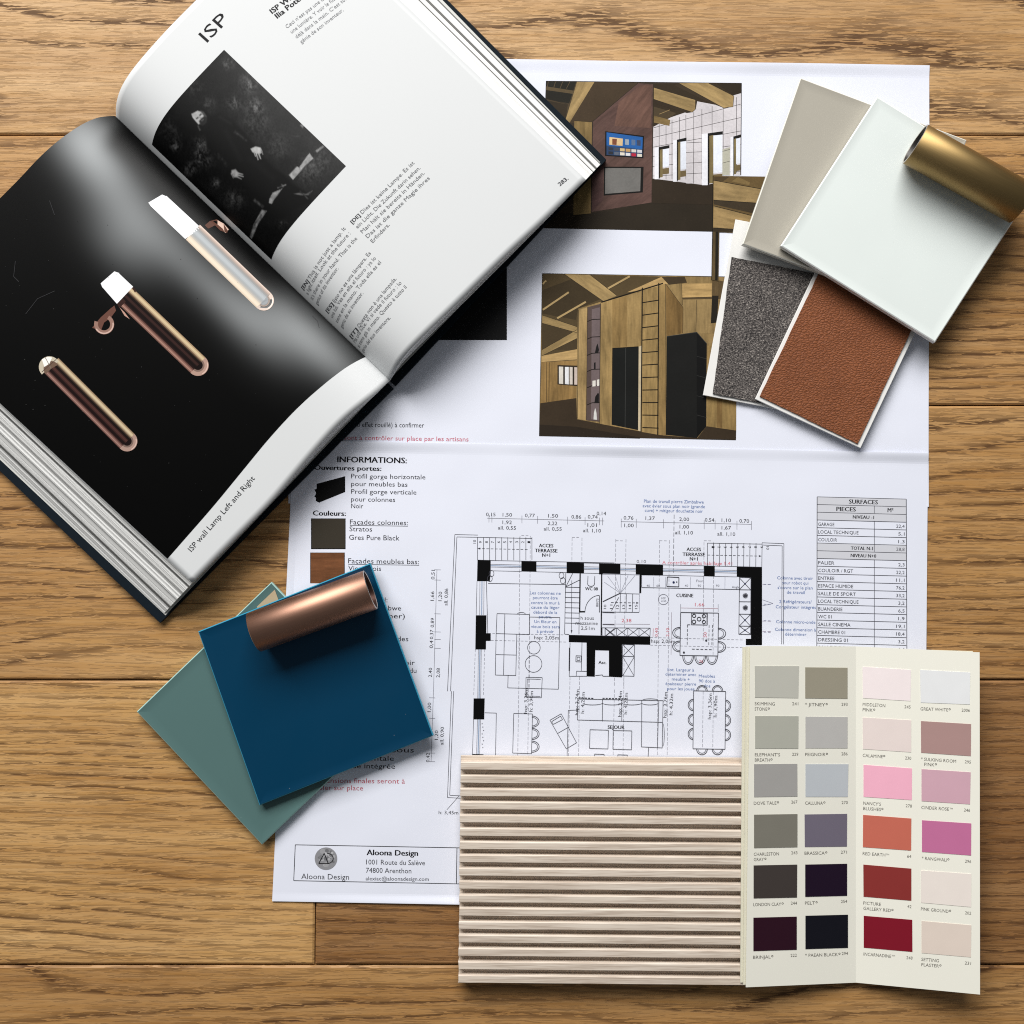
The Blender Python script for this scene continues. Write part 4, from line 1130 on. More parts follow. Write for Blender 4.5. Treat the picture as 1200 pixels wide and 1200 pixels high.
def portrait():
    a0, b0 = PR.ab(178, 170); a1, b1 = PR.ab(263, 58); a2, b2 = PR.ab(405, 195); a3, b3 = PR.ab(318, 304)
    # outline, grey, edge softness, how broken its tone is
    SH = [([(150, 420), (240, 360), (290, 340), (330, 370), (350, 420), (320, 500), (260, 510), (180, 480)], 9, 26, 0),
          ([(330, 400), (400, 388), (470, 418), (520, 470), (580, 540), (640, 620), (700, 680), (760, 720), (800, 765), (880, 820), (900, 862), (800, 905), (740, 965), (660, 925), (600, 845), (560, 785), (480, 722), (400, 645), (340, 565), (318, 480)], 9, 12, 0),
          (bar((485, 480), (550, 532), 16, 8), 52, 8, .8), (bar((385, 596), (445, 668), 26, 12), 40, 10, 1), (bar((400, 400), (470, 440), 14), 22, 10, 0), (bar((560, 620), (700, 740), 30), 14, 16, 0), (bar((430, 470), (520, 640), 24), 15, 14, 0),
          ([(238, 386), (256, 352), (300, 344), (336, 376), (352, 418), (334, 470), (312, 482), (284, 450), (252, 412)], 12, 5, 0),
          ([(250, 386), (284, 368), (310, 375), (326, 396), (322, 418), (304, 438), (288, 442), (272, 424), (256, 404)], 172, 4, .12),
          ([(300, 366), (318, 374), (334, 398), (330, 412), (318, 396), (306, 380)], 70, 6, .2),
          (bar((276, 412), (288, 404), 8), 66, 3, 0), (bar((294, 394), (306, 386), 8), 66, 3, 0), (bar((290, 400), (308, 412), 5), 128, 4, 0),
          ([(292, 424), (306, 408), (322, 396), (336, 410), (332, 432), (312, 450), (298, 444)], 40, 5, .3), (bar((305, 424), (316, 414), 5), 92, 3, 0),
          (bar((286, 448), (298, 474), 7), 88, 6, .8),
          ([(570, 574), (598, 561), (626, 568), (636, 590), (622, 602), (600, 600), (580, 592)], 176, 4, .15), (bar((602, 596), (612, 634), 9, 6), 168, 3, .1), (bar((614, 598), (626, 630), 9, 6), 160, 3, .1), (bar((590, 592), (598, 616), 8, 5), 150, 3, .1), (bar((628, 584), (638, 606), 8, 5), 120, 3, .1), (bar((606, 600), (611, 628), 2), 60, 2, 0),
          ([(468, 690), (490, 684), (506, 704), (502, 728), (482, 730), (464, 712)], 142, 5, .25), (bar((500, 706), (530, 713), 9, 5), 140, 3, .1), (bar((500, 716), (533, 725), 9, 5), 136, 3, .1), (bar((496, 725), (522, 738), 8, 5), 118, 3, .1), (bar((470, 712), (478, 734), 8, 5), 100, 3, .1),
          ([(778, 716), (826, 664), (838, 668), (878, 612), (890, 597), (911, 626), (868, 664), (800, 742)], 156, 3, .22), (bar((822, 664), (836, 672), 8), 24, 3, 0),
          ([(672, 846), (690, 812), (744, 788), (716, 826), (700, 846), (686, 872), (670, 868)], 138, 3, .3), (bar((716, 786), (764, 768), 7), 110, 3, .6), (bar((738, 766), (748, 782), 7), 96, 3, .5),
          ([(566, 1050), (588, 982), (632, 903), (659, 910), (612, 980), (590, 1034), (576, 1064)], 128, 4, .45), (bar((590, 990), (630, 930), 4), 50, 3, 0), (bar((590, 850), (640, 890), 14), 60, 7, .9),
          ([(804, 818), (840, 812), (872, 818), (906, 800), (884, 824), (850, 826)], 112, 4, .5), (bar((836, 800), (882, 846), 7), 66, 5, .7),
          (bar((926, 590), (966, 560), 13, 11), 132, 3, .35), ([(838, 448), (850, 436), (862, 448), (852, 462)], 120, 4, .3), (bar((790, 505), (900, 508), 5), 66, 5, .6)]
    bb = [(min(p[0] for p in q) - e * 1.2, max(p[0] for p in q) + e * 1.2, min(p[1] for p in q) - e * 1.2, max(p[1] for p in q) + e * 1.2) for q, _, e, _ in SH]
    # pale smears of the backdrop: place, reach, strength
    SM = [(310, 620, 46, 60), (300, 540, 40, 44), (240, 690, 34, 52), (480, 330, 36, 46), (595, 345, 40, 56), (560, 225, 46, 50), (450, 110, 30, 44), (160, 560, 30, 60), (480, 845, 50, 40), (380, 760, 24, 56), (270, 250, 40, 34), (340, 330, 40, 30), (600, 440, 70, 26), (140, 470, 60, 20), (720, 560, 60, 22), (880, 700, 60, 26), (950, 640, 60, 22), (740, 980, 26, 30)]
    n = 200
    V, F, C, G = [], [], [], []
    s0, s1 = PR.arc((a0 + a3) / 2), PR.arc((a1 + a2) / 2)
    for j in range(n + 1):
        for i in range(n + 1):
            u, v = i / n, j / n                     # u away from gutter, v from foot to head
            bb_ = lerp(lerp(b3, b2, u), lerp(b0, b1, u), v)
            p = PR.P(PR.inv(lerp(s0, s1, u)), bb_, 1.0e-4)
            V.append(p); G.append((0, 0, 0))
            px, py = project(p)
            x, y = (px - 170) * 4.617, (py - 50) * 4.617
            t1, t2, t3 = fbm(x / 60, y / 60 + 7), vn(x / 11 + 3, y / 17), vn(x / 5, y / 6 + 9)
            up = sm(-260, 620, x - y)               # the wall behind is lighter towards the outer corner
            g = 9 + 48 * up * sm(120, 700, x + y * .2) + 10 * (t1 - .5) + 7 * (t3 - .5)
            for cx, cy, r, k in SM:
                d = ((x - cx) ** 2 + (y - cy) ** 2) / (r * r)
                if d < 5: g += k * exp(-d) * max(0, .45 * t1 + .55 * t2 + .35 * t3 - .42) * 2.6
            for (q, gv, e, br), (xa, xb, ya, yb) in zip(SH, bb):
                if xa < x < xb and ya < y < yb:
                    k = soft(q, x, y, e)
                    if k > 0: g = lerp(g, gv * (1 - br * (1.1 - t2 - .5 * t3)) if br else gv + 3 * (t3 - .5), k)
            C.append(lin((max(3, g),) * 3))
    for j in range(n):
        for i in range(n):
            k = j * (n + 1) + i
            F.append((k, k + 1, k + n + 2, k + n + 1))
    tag(build('portrait_picture', V, F, M_GLOSSINK, page_r, col=C), 'dark portrait photograph of a bearded person in black')
portrait()

# ---- print on the left page: black photograph of glass tube lamps
def glow_and_gloss(px, py):
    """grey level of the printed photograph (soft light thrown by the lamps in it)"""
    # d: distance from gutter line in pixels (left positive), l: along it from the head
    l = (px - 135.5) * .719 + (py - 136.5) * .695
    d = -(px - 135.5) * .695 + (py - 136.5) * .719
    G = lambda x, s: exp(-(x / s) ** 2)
    g = 140 * G(l + 6, 66) * G(d - 46, 40)                          # head of the page, partly gloss reflection painted in
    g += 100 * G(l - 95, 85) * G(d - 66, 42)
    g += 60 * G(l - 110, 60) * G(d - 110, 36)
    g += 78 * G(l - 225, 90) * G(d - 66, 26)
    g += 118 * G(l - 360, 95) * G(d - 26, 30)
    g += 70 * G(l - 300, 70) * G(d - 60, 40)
    dark = G(d - 9, 20) * (1 - .9 * sm(225, 300, l)) * sm(-2, 25, l)  # shadow along the gutter, painted into the print colour
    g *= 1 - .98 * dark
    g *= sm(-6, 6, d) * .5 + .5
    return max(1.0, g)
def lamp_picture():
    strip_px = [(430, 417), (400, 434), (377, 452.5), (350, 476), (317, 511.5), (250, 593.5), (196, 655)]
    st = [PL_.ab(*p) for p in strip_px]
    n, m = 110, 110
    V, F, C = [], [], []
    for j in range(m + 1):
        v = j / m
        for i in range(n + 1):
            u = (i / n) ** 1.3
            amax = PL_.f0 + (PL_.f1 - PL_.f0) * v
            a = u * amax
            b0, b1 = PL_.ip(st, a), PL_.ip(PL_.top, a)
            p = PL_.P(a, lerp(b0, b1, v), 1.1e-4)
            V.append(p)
            # where this printed point sits in the photograph's own layout
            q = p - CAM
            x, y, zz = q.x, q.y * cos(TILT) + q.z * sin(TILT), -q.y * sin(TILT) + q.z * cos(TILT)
            g = glow_and_gloss(600 + FPX * x / -zz, 600 - FPX * y / -zz)
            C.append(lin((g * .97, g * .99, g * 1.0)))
    for j in range(m):
        for i in range(n):
            k = j * (n + 1) + i
            F.append((k, k + n + 1, k + n + 2, k + 1))
    N0 = len(V)
    I = Ink(PL_, 2.4e-4)
    WH, GD, RS, RD, BR = (242, 243, 245), (204, 184, 158), (176, 142, 128), (106, 78, 70), (34, 20, 18)
    def strip(a, b, w0, w1, c, off0, off1):
        """band along a->b between lateral offsets off0..off1"""
        dx, dy = b[0] - a[0], b[1] - a[1]; L = hypot(dx, dy); nx, ny = dy / L, -dx / L
        I.quadgrid([(a[0] + nx * off0, a[1] + ny * off0), (a[0] + nx * off1, a[1] + ny * off1), (b[0] + nx * off1, b[1] + ny * off1), (b[0] + nx * off0, b[1] + ny * off0)], c, 3, 14)
    def cap(c, r, a0, a1, col, n=16):
        I.poly([c] + [(c[0] + r * cos(radians(a0 + (a1 - a0) * k / n)), c[1] + r * sin(radians(a0 + (a1 - a0) * k / n))) for k in range(n + 1)], col)
    def tube(a, b, r, cs, mid, rim):
        n = 18
        for k in range(n):
            x = (k + .5) / n * (len(cs) - 1)
            i = min(len(cs) - 2, int(x)); f = x - i
            c = tuple(lerp(p, q, f) for p, q in zip(cs[i], cs[i + 1]))
            strip(a, b, 0, 0, c, -r + 2 * r * k / n, -r + 2 * r * (k + 1) / n)
        ang = math.degrees(math.atan2(b[1] - a[1], b[0] - a[0]))
        cap(b, r, ang - 90, ang + 90, rim); cap(b, r * .62, ang - 90, ang + 90, tuple(v * .72 + 0 for v in rim)); cap(b, r * .45, ang - 90, ang + 90, mid)
        I.arc(b, r * .9, -ang - 20, -ang + 60, 1.2, tuple(min(255, v + 40) for v in rim), 8)
    GL = [(206, 186, 164), (232, 218, 198), (226, 210, 188), (176, 172, 166), (158, 162, 164), (178, 183, 186), (170, 175, 178), (140, 140, 140), (176, 156, 144), (224, 204, 192)]
    tube((226, 272), (309, 352), 12, GL, (150, 154, 157), (212, 194, 182))
    I.quadgrid([(176, 241), (195, 229.5), (235.5, 267), (217, 280)], WH, 8, 12); I.quadgrid([(173.8, 237.5), (190, 228), (196, 230.5), (177, 242)], WH, 6, 2)
    I.poly([(240, 264), (246, 259), (254, 257), (262, 262), (268, 268), (266, 273), (258, 270), (252, 264), (244, 268)], (92, 62, 52))
    I.poly([(255, 258), (262, 262), (268, 269), (264, 273), (261, 268), (255, 263)], (214, 184, 168))
    # middle lamp
    MD = [(96, 66, 58), (166, 128, 114), (128, 90, 80), (40, 24, 22), (18, 11, 11), (28, 17, 16), (66, 42, 38), (30, 18, 17), (14, 9, 9), (120, 96, 76), (214, 192, 156), (206, 184, 146), (150, 122, 96)]
    tube((146, 346), (232, 428), 12.5, MD, (22, 13, 13), (178, 146, 132))
    I.quadgrid([(119.5, 336), (138.5, 319.5), (156, 336), (137, 356)], WH, 6, 6); I.quadgrid([(118, 332), (134, 318), (140, 320), (120, 337)], WH, 5, 2)
    I.poly([(137, 356), (156, 336), (160, 341), (140, 361)], (54, 34, 30)); I.poly([(140, 360), (146, 366), (152, 374), (146, 370)], (190, 150, 134))
    I.poly([(108, 384), (118, 372), (129, 362), (134, 358), (136, 364), (130, 372), (122, 378), (118, 388)], (104, 70, 60))
    I.arc((122, 380), 9.5, -200, 60, 4.6, (150, 116, 104), 14); I.arc((122, 380), 10.6, -150, 10, 1.4, (206, 176, 164), 14)
    # dark lamp at the fore-edge
    DKL = [(90, 62, 56), (156, 120, 110), (120, 84, 76), (36, 20, 19), (18, 10, 10), (60, 36, 33), (84, 52, 47), (34, 20, 18), (12, 8, 8), (118, 98, 78), (210, 192, 160), (196, 176, 142), (128, 102, 82)]
    tube((60, 428), (149, 517), 12, DKL, (26, 14, 14), (170, 140, 128))
    cap((58, 430), 12.5, 135, 330, (196, 186, 166)); cap((60, 432), 9, 135, 330, (110, 88, 74)); I.poly([(49, 421), (56, 418), (61, 419), (58, 426), (52, 430)], (244, 242, 236))
    I.line((49, 436), (66, 421), .8, (80, 62, 54)); I.line((53, 419), (60, 432), .8, (120, 110, 98))
    rs = random.Random(4)
    for k in range(70):
        x, y = rs.uniform(5, 300), rs.uniform(250, 620)
        if y < 655 - (x - 196) * .9 and y < 470 + x * .85 and y > x * .9 + 60: I.disc((x, y), rs.uniform(.25, .55), (rs.randint(34, 66),) * 3, 6)
    # hairline marks of the wall
    for p in (((18, 306), (16, 324), (22, 330)), ((30, 368), (44, 350), (64, 341)), ((374, 384), (372, 376), (366, 370)), ((58, 235), (64, 252))): I.lines(p, .5, (60, 60, 62))
    for k in range(len(I.F)): F.append(tuple(i + N0 for i in I.F[k]))
    V.extend(I.V)
    cv = [None] * len(V)
    for i in range(N0): cv[i] = C[i]
    for f, c in zip(I.F, I.C):
        for i in f: cv[i + N0] = c
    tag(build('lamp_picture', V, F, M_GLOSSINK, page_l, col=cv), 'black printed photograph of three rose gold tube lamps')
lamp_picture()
I = Ink(PL_, 1.2e-4)
PL_.text(I, 'ISP wall Lamp Left and Right', (224.5, 647), (299, 561), 6.4, (52, 53, 56))
I.make('picture_caption', M_INK, page_l)

# ------------------------------------------------------------------ glass sample tiles
def glass(name, rgb, rough=.36):
    """satin etched glass over its painted back: even colour, soft sheen, a few specks of dust"""
    t = NT(name)
    co = t.obj()
    c = lin(rgb)
    f = t.noise(co, 22, 3)
    col = t.mix(f, tuple(v * .965 for v in c), tuple(min(1, v * 1.03) for v in c))
    vo = t.n('ShaderNodeTexVoronoi', feature='F1'); vo.inputs['Scale'].default_value = 70; t.l(co, vo.inputs['Vector'])
    col = t.mix(t.ramp(vo.outputs[0], [(0.012, .22), (0.03, 0.0)]), col, lin((190, 190, 186)))
    t.l(col, t.bsdf.inputs['Base Color'])
    t.l(t.math('ADD', t.math('MULTIPLY', t.noise(co, 34, 3), .12), rough - .06), t.bsdf.inputs['Roughness'])
    t.bsdf.inputs['Specular IOR Level'].default_value = .22
    t.bump(t.noise(co, 2600, 2), .05, 3e-5)
    return t.m

def prism(pts, z0, z1, bev):
    """bevelled slab over world xy points, anticlockwise from above"""
    c = sum(pts, Vector()) / len(pts)
    V, F = [], []
    n = len(pts)
    def ring(ins, z):
        for i in range(n):
            p, a, b = pts[i], pts[i - 1], pts[(i + 1) % n]
            da, db = (a - p).normalized(), (b - p).normalized()
            s = abs(da.cross(db).z)
            q = p + (da + db) * ins / max(.2, s)
            V.append(Vector((q.x, q.y, z)))
    ring(bev, z0); ring(0, z0 + bev); ring(0, z1 - bev); ring(bev * .3, z1 - bev * .3); ring(bev, z1)
    R = 5
    F.append(tuple(reversed(range(n)))); F.append(tuple((R - 1) * n + i for i in range(n)))
    for r in range(R - 1):
        for i in range(n):
            j = (i + 1) % n
            F.append((r * n + i, r * n + j, (r + 1) * n + j, (r + 1) * n + i))
    return V, F

def tile(px, z, th, rgb, edge, label, group):
    pts = [at(*p, z + th) for p in px]
    for p in pts: p.z = 0
    c = sum(pts, Vector()) / 4
    root = tag(empty('glass_tile', (c.x, c.y, z)), label, 'glass tile', group)
    n = 4
    V, F, mi = [], [], []
    def ring(ins, zz):
        for i in range(n):
            p, a, b = pts[i], pts[i - 1], pts[(i + 1) % n]
            da, db = (a - p).normalized(), (b - p).normalized()
            q = p + (da + db) * ins / max(.2, abs(da.cross(db).z))
            V.append(Vector((q.x, q.y, zz)))
    # ground arris, then a face dished at its border to imitate refracted edge light
    prof = [(3e-4, z + 5e-4), (0, z + 8e-4), (0, z + th - 5e-4), (6e-4, z + th), (9e-4, z + th)]
    prof += [(9e-4 + 5.8e-3 * k / 12, z + th - 4.6e-4 * (1 - (1 - k / 12) ** 2)) for k in range(1, 13)]
    for q in prof: ring(*q)
    R = len(prof)
    F.append(tuple(reversed(range(n)))); mi.append(0)
    F.append(tuple((R - 1) * n + i for i in range(n))); mi.append(0)
    for r in range(R - 1):
        for i in range(n):
            j = (i + 1) % n
            F.append((r * n + i, r * n + j, (r + 1) * n + j, (r + 1) * n + i)); mi.append(1 if r < 3 else 0)
    build('glass', V, F, [glass('satin_glass', rgb), glass('glass_edge', edge, .25)], root, mi=mi)
    q = [p + (c - p).normalized() * 4e-4 for p in pts]
    V, F = prism(q, z, z + 4.6e-4, 5e-5)
    build('painted_back', V, F, plain('back_paint', tuple(v * .8 for v in rgb), .6), root)
    return root
G_T = 'satin glass colour samples'
Z_T = 0.0012
teal = tile([(160, 834), (307, 990), (466, 838), (318, 682)], Z_T, 0.0045, (83, 112, 110), (158, 194, 188), 'grey green glass tile under the dark blue one', G_T)
pts = [at(*p, Z_T + .0046) for p in ((301, 711), (322, 691), (332, 719), (310, 741))]
V = [p.copy() for p in pts] + [p + Vector((0, 0, 8e-5)) for p in pts]
build('sticker', V, [(3, 2, 1, 0), (4, 5, 6, 7)] + [(i, (i + 1) % 4, 4 + (i + 1) % 4, 4 + i) for i in range(4)], M_LABEL, teal)
Z_B = Z_T + .0048
blue = tile([(232, 740), (304, 944), (508, 862), (434, 660)], Z_B, 0.0045, (0, 53, 81), (52, 142, 172), 'dark petrol blue glass tile carrying the copper tube', G_T)

# ------------------------------------------------------------------ material sample cards
def card_pts(px, z):
    p = [at(*q, z) for q in px]
    for q in p: q.z = 0
    return p
def fabric_mat():
    t = NT('grey_woven_fabric')
    co = t.obj()
    rot = t.n('ShaderNodeMapping'); rot.inputs['Rotation'].default_value = (0, 0, radians(12)); t.l(co, rot.inputs[0])
    n1 = t.noise(t.vmul(rot.outputs[0], (800, 1900, 1)), 1, 2, .6, .6)
    n2 = t.noise(t.vmul(rot.outputs[0], (1900, 800, 1)), 1, 2, .6, .6)
    n3 = t.noise(co, 160, 3, .6)
    f = t.math('ADD', t.math('MULTIPLY', t.math('MAXIMUM', n1, t.math('MULTIPLY', n2, .93)), .95), t.math('MULTIPLY', n3, .10))
    col = t.ramp(f, [(0.44, lin((30, 29, 30))), (0.54, lin((76, 72, 71))), (0.62, lin((120, 114, 110))), (0.72, lin((186, 178, 170)))])
    t.l(col, t.bsdf.inputs['Base Color']); t.set(Roughness=.95)
    t.bsdf.inputs['Specular IOR Level'].default_value = .1
    t.bump(f, .9, 5e-4)
    return t.m
def leather_mat():
    t = NT('tan_leather')
    co = t.obj()
    mp = t.n('ShaderNodeMapping'); mp.inputs['Rotation'].default_value = (0, 0, radians(38)); mp.inputs['Scale'].default_value = (1.0, 1.9, 1); t.l(co, mp.inputs[0])
    wob = t.noise(mp.outputs[0], 420, 2)
    ad = t.n('ShaderNodeVectorMath', operation='ADD'); t.l(mp.outputs[0], ad.inputs[0])
    sc = t.n('ShaderNodeVectorMath', operation='SCALE'); sc.inputs['Scale'].default_value = .0016
    nz = t.n('ShaderNodeTexNoise'); nz.inputs['Scale'].default_value = 420; t.l(mp.outputs[0], nz.inputs['Vector'])
    t.l(nz.outputs['Color'], sc.inputs[0]); t.l(sc.outputs[0], ad.inputs[1])
    vo = t.n('ShaderNodeTexVoronoi', feature='DISTANCE_TO_EDGE'); vo.inputs['Scale'].default_value = 400; t.l(ad.outputs[0], vo.inputs['Vector'])
    h = t.ramp(vo.outputs[0], [(0.0, 0.0), (0.16, .75), (.4, 1.0)])
    big = t.noise(co, 40, 3)
    col = t.mix(big, lin((122, 71, 43)), lin((146, 88, 55)))
    col = t.mix(t.ramp(vo.outputs[0], [(0.0, .34), (0.12, 0.0)]), col, lin((78, 38, 22)))
    t.l(col, t.bsdf.inputs['Base Color']); t.set(Roughness=.6)
    t.bsdf.inputs['Specular IOR Level'].default_value = .25
    hh = t.math('ADD', h, t.math('MULTIPLY', wob, .5))
    t.bump(hh, .7, 5e-4)
    return t.m

def sample(card_px, patch_px, z, th_card, th_patch, mat, name, patch_name, label):
    p = card_pts(card_px, z + th_card)
    c = sum(p, Vector()) / 4
    root = tag(empty(name, (c.x, c.y, z)), label, 'sample card')
    V, F = prism(p, z, z + th_card, 2.5e-4)
    build('card', V, F, M_WHITECARD, root)
    q = card_pts(patch_px, z + th_card + th_patch)
    # gently irregular cut edge
    random.seed(len(label))
    e = []
    for a, b in zip(q, q[1:] + q[:1]):
        d = (b - a); nrm = Vector((d.y, -d.x, 0)).normalized()
        for k in range(24): e.append(a + d * (k / 24) + nrm * (random.uniform(-1.6e-4, 1.6e-4) if k else 0))
    n = len(e)
    V = [Vector((v.x, v.y, z + th_card + 1e-5)) for v in e] + [Vector((v.x, v.y, z + th_card + th_patch)) for v in e]
    F = [tuple(n + i for i in range(n))] + [(i, (i + 1) % n, n + (i + 1) % n, n + i) for i in range(n)]
    build(patch_name, V, F, mat, root)
    return root
sample([(862, 257), (824, 463), (962, 489), (1000, 283)], [(857.5, 301), (835.5, 461), (930, 480), (957, 321)], 0.0012, 0.0016, 0.0010, fabric_mat(), 'fabric_sample', 'fabric', 'white card with a charcoal woven fabric patch, beside the brown leather')
sample([(885, 467.5), (1008.5, 525), (1098, 336), (974, 279)], [(890.5, 464.5), (1005, 520), (1091, 338), (977, 284)], 0.0042, 0.0014, 0.0009, leather_mat(), 'leather_sample', 'leather', 'tan brown grained leather patch on a white card')

Z_G = 0.0070
taupe = tile([(938, 91), (870, 286), (1062, 356), (1133, 164)], Z_G, 0.0045, (172, 167, 155), (224, 223, 214), 'taupe grey glass tile under the pale white one', G_T)
Z_W = Z_G + .0048
white = tile([(1028, 113), (915, 288), (1096, 401), (1209, 226)], Z_W, 0.0050, (223, 230, 227), (250, 253, 251), 'pale mint white glass tile carrying the brass tube', G_T)

# ------------------------------------------------------------------ metal tubes
def metal(name, rgb, rough, streak):
    t = NT(name)
    co = t.obj()
    # fine brushing along the tube
    f = t.noise(t.vmul(co, (60, 2600, 2600)), 1, 3, .6)
    c = lin(rgb)
    t.l(t.mix(f, tuple(v * (1 - streak) for v in c), tuple(min(1, v * (1 + streak)) for v in c)), t.bsdf.inputs['Base Color'])
    t.set(Metallic=1.0)
    t.l(t.math('ADD', t.math('MULTIPLY', f, .10), rough - .05), t.bsdf.inputs['Roughness'])
    t.bump(f, .08, 4e-5)
    return t.m

def tube(pa, pb, zc, r, mat, mat_in, label, wall=0.0011):
    """hollow tube between two photo points on its axis"""
    a, b = at(*pa, zc), at(*pb, zc)
    d = (b - a).normalized(); L = (b - a).length
    ang = math.atan2(d.y, d.x)
    n = 64
    def ring(V, x, rad):
        for i in range(n): V.append((x, rad * cos(2 * pi * i / n), rad * sin(2 * pi * i / n)))
    V, F, mi = [], [], []
    be = 2.5e-4
    prof = [(be, r - wall), (0, r - wall + be), (0, r - be), (be, r), (L - be, r), (L, r - be), (L, r - wall + be), (L - be, r - wall)]
    for x, q in prof: ring(V, x, q)
    for k in range(len(prof)):
        k2 = (k + 1) % len(prof)
        for i in range(n):
            j = (i + 1) % n
            F.append((k * n + i, k * n + j, k2 * n + j, k2 * n + i)); mi.append(1 if k == 7 else (2 if k in (0, 1, 2, 4, 5, 6) else 0))
    me = bpy.data.meshes.new('metal_tube')
    me.from_pydata(V, [], F)
    for m in (mat, mat_in, M_RIM): me.materials.append(m)
    me.polygons.foreach_set('material_index', mi)
    for p in me.polygons: p.use_smooth = p.material_index != 2
    me.update()
    o = bpy.data.objects.new('metal_tube', me)
    o.location = a; o.rotation_euler = (0, 0, ang)
    COL.objects.link(o)
    tag(o, label, 'metal tube')
    return o
M_RIM = plain('cut_metal_rim', (205, 196, 186), 0.3, 1.0)
tube((298, 741), (434.5, 691), Z_B + .0045 + .0128, .0128, metal('copper', (158, 121, 103), .45, .06), plain('copper_inside', (70, 48, 42), .4, .8), 'brushed copper tube lying on the dark blue glass tile')
tube((1072, 168.5), (1198, 239), Z_W + .0050 + .0132, .0132, metal('brass', (150, 126, 84), .48, .07), plain('brass_inside', (52, 50, 48), .4, .6), 'brushed brass tube lying on the pale white glass tile')

# ------------------------------------------------------------------ ribbed wood panel
def ash_mat():
    t = NT('pale_ash')
    co = t.obj()
    f = t.noise(t.vmul(co, (11, 330, 330)), 1, 5, .68, .8)
    g = t.noise(t.vmul(co, (40, 1500, 1500)), 1, 2, .5)
    col = t.ramp(f, [(.3, lin((180, 163, 147))), (.5, lin((213, 199, 184))), (.7, lin((230, 219, 205)))])
    col = t.mix(t.ramp(g, [(.52, 0.0), (.66, .5)]), col, lin((160, 140, 122)))
    t.l(col, t.bsdf.inputs['Base Color']); t.set(Roughness=.62)
    t.bump(g, .25, 1.5e-4)
    return t.m
def panel():
    zb, zg, zt = 0.0016, 0.0066, 0.0114
    tl, tr, br, bl = at(539, 893, zt), at(872, 896, zt), at(878, 1155, zt), at(537, 1152, zt)
    root = tag(empty('ribbed_panel', Vector(((tl.x + br.x) / 2, (tl.y + br.y) / 2, zb))), 'pale ribbed wood panel with horizontal slats', 'wood panel')
    ex = ((tr - tl) + (br - bl)).normalized(); ex.z = 0; ex.normalize()
    ey = Vector((-ex.y, ex.x, 0))
    o = Vector((bl.x, bl.y, 0))
    wd = ((tr - tl).length + (br - bl).length) / 2
    ht = (Vector((tl.x, tl.y, 0)) - o).dot(ey)
    n = 17
    pitch = (ht - .0049) / (n - 1)
    random.seed(2)
    # profile across the slats (y, z), closed below
    prof = []
    for k in range(n):
        y = k * pitch
        h = .0049
        if k == 0: prof += [(0, zb + 6e-4)]
        prof += [(y, zt - 5e-4), (y + 4e-4, zt), (y + h - 6e-4, zt), (y + h, zt - 6e-4)]
        if k < n - 1: prof += [(y + h + 2e-4, zg), (y + pitch - 1e-4, zg)]
    prof += [(ht + .0001, zg - .0005), (ht + .0028, zg - .0005), (ht + .0028, zb + 6e-4)]
    m = 24
    V, F = [], []
    P = len(prof)
    for i in range(m + 1):
        for k, (y, z) in enumerate(prof):
            jx = random.uniform(-2.5e-4, 2.5e-4) if i in (0, m) else 0
            jy = random.uniform(-5e-5, 5e-5)
            q = o + ex * (wd * i / m + jx) + ey * (y + jy)
            V.append(Vector((q.x, q.y, z)))
    for i in range(m):
        for k in range(P - 1):
            a = i * P + k
            F.append((a, a + P, a + P + 1, a + 1))
    # end grain, one quad per slat and a strip below
    for i, flip in ((0, False), (m, True)):
        f = tuple(i * P + k for k in range(P))
        F.append(f if not flip else tuple(reversed(f)))
    build('ribbed_face', V, F, ash_mat(), root)
    q = [o + ey * -.0007, o + ex * (wd - .001) + ey * -.0007, o + ex * (wd - .001) + ey * ht, o + ex * .001 + ey * ht]
    V, F = prism(q, zb - 5e-4, zb + 6e-4, 1e-4)
    build('felt_backing', V, F, plain('black_felt', (34, 32, 31), .95, spec=.1), root)
panel()

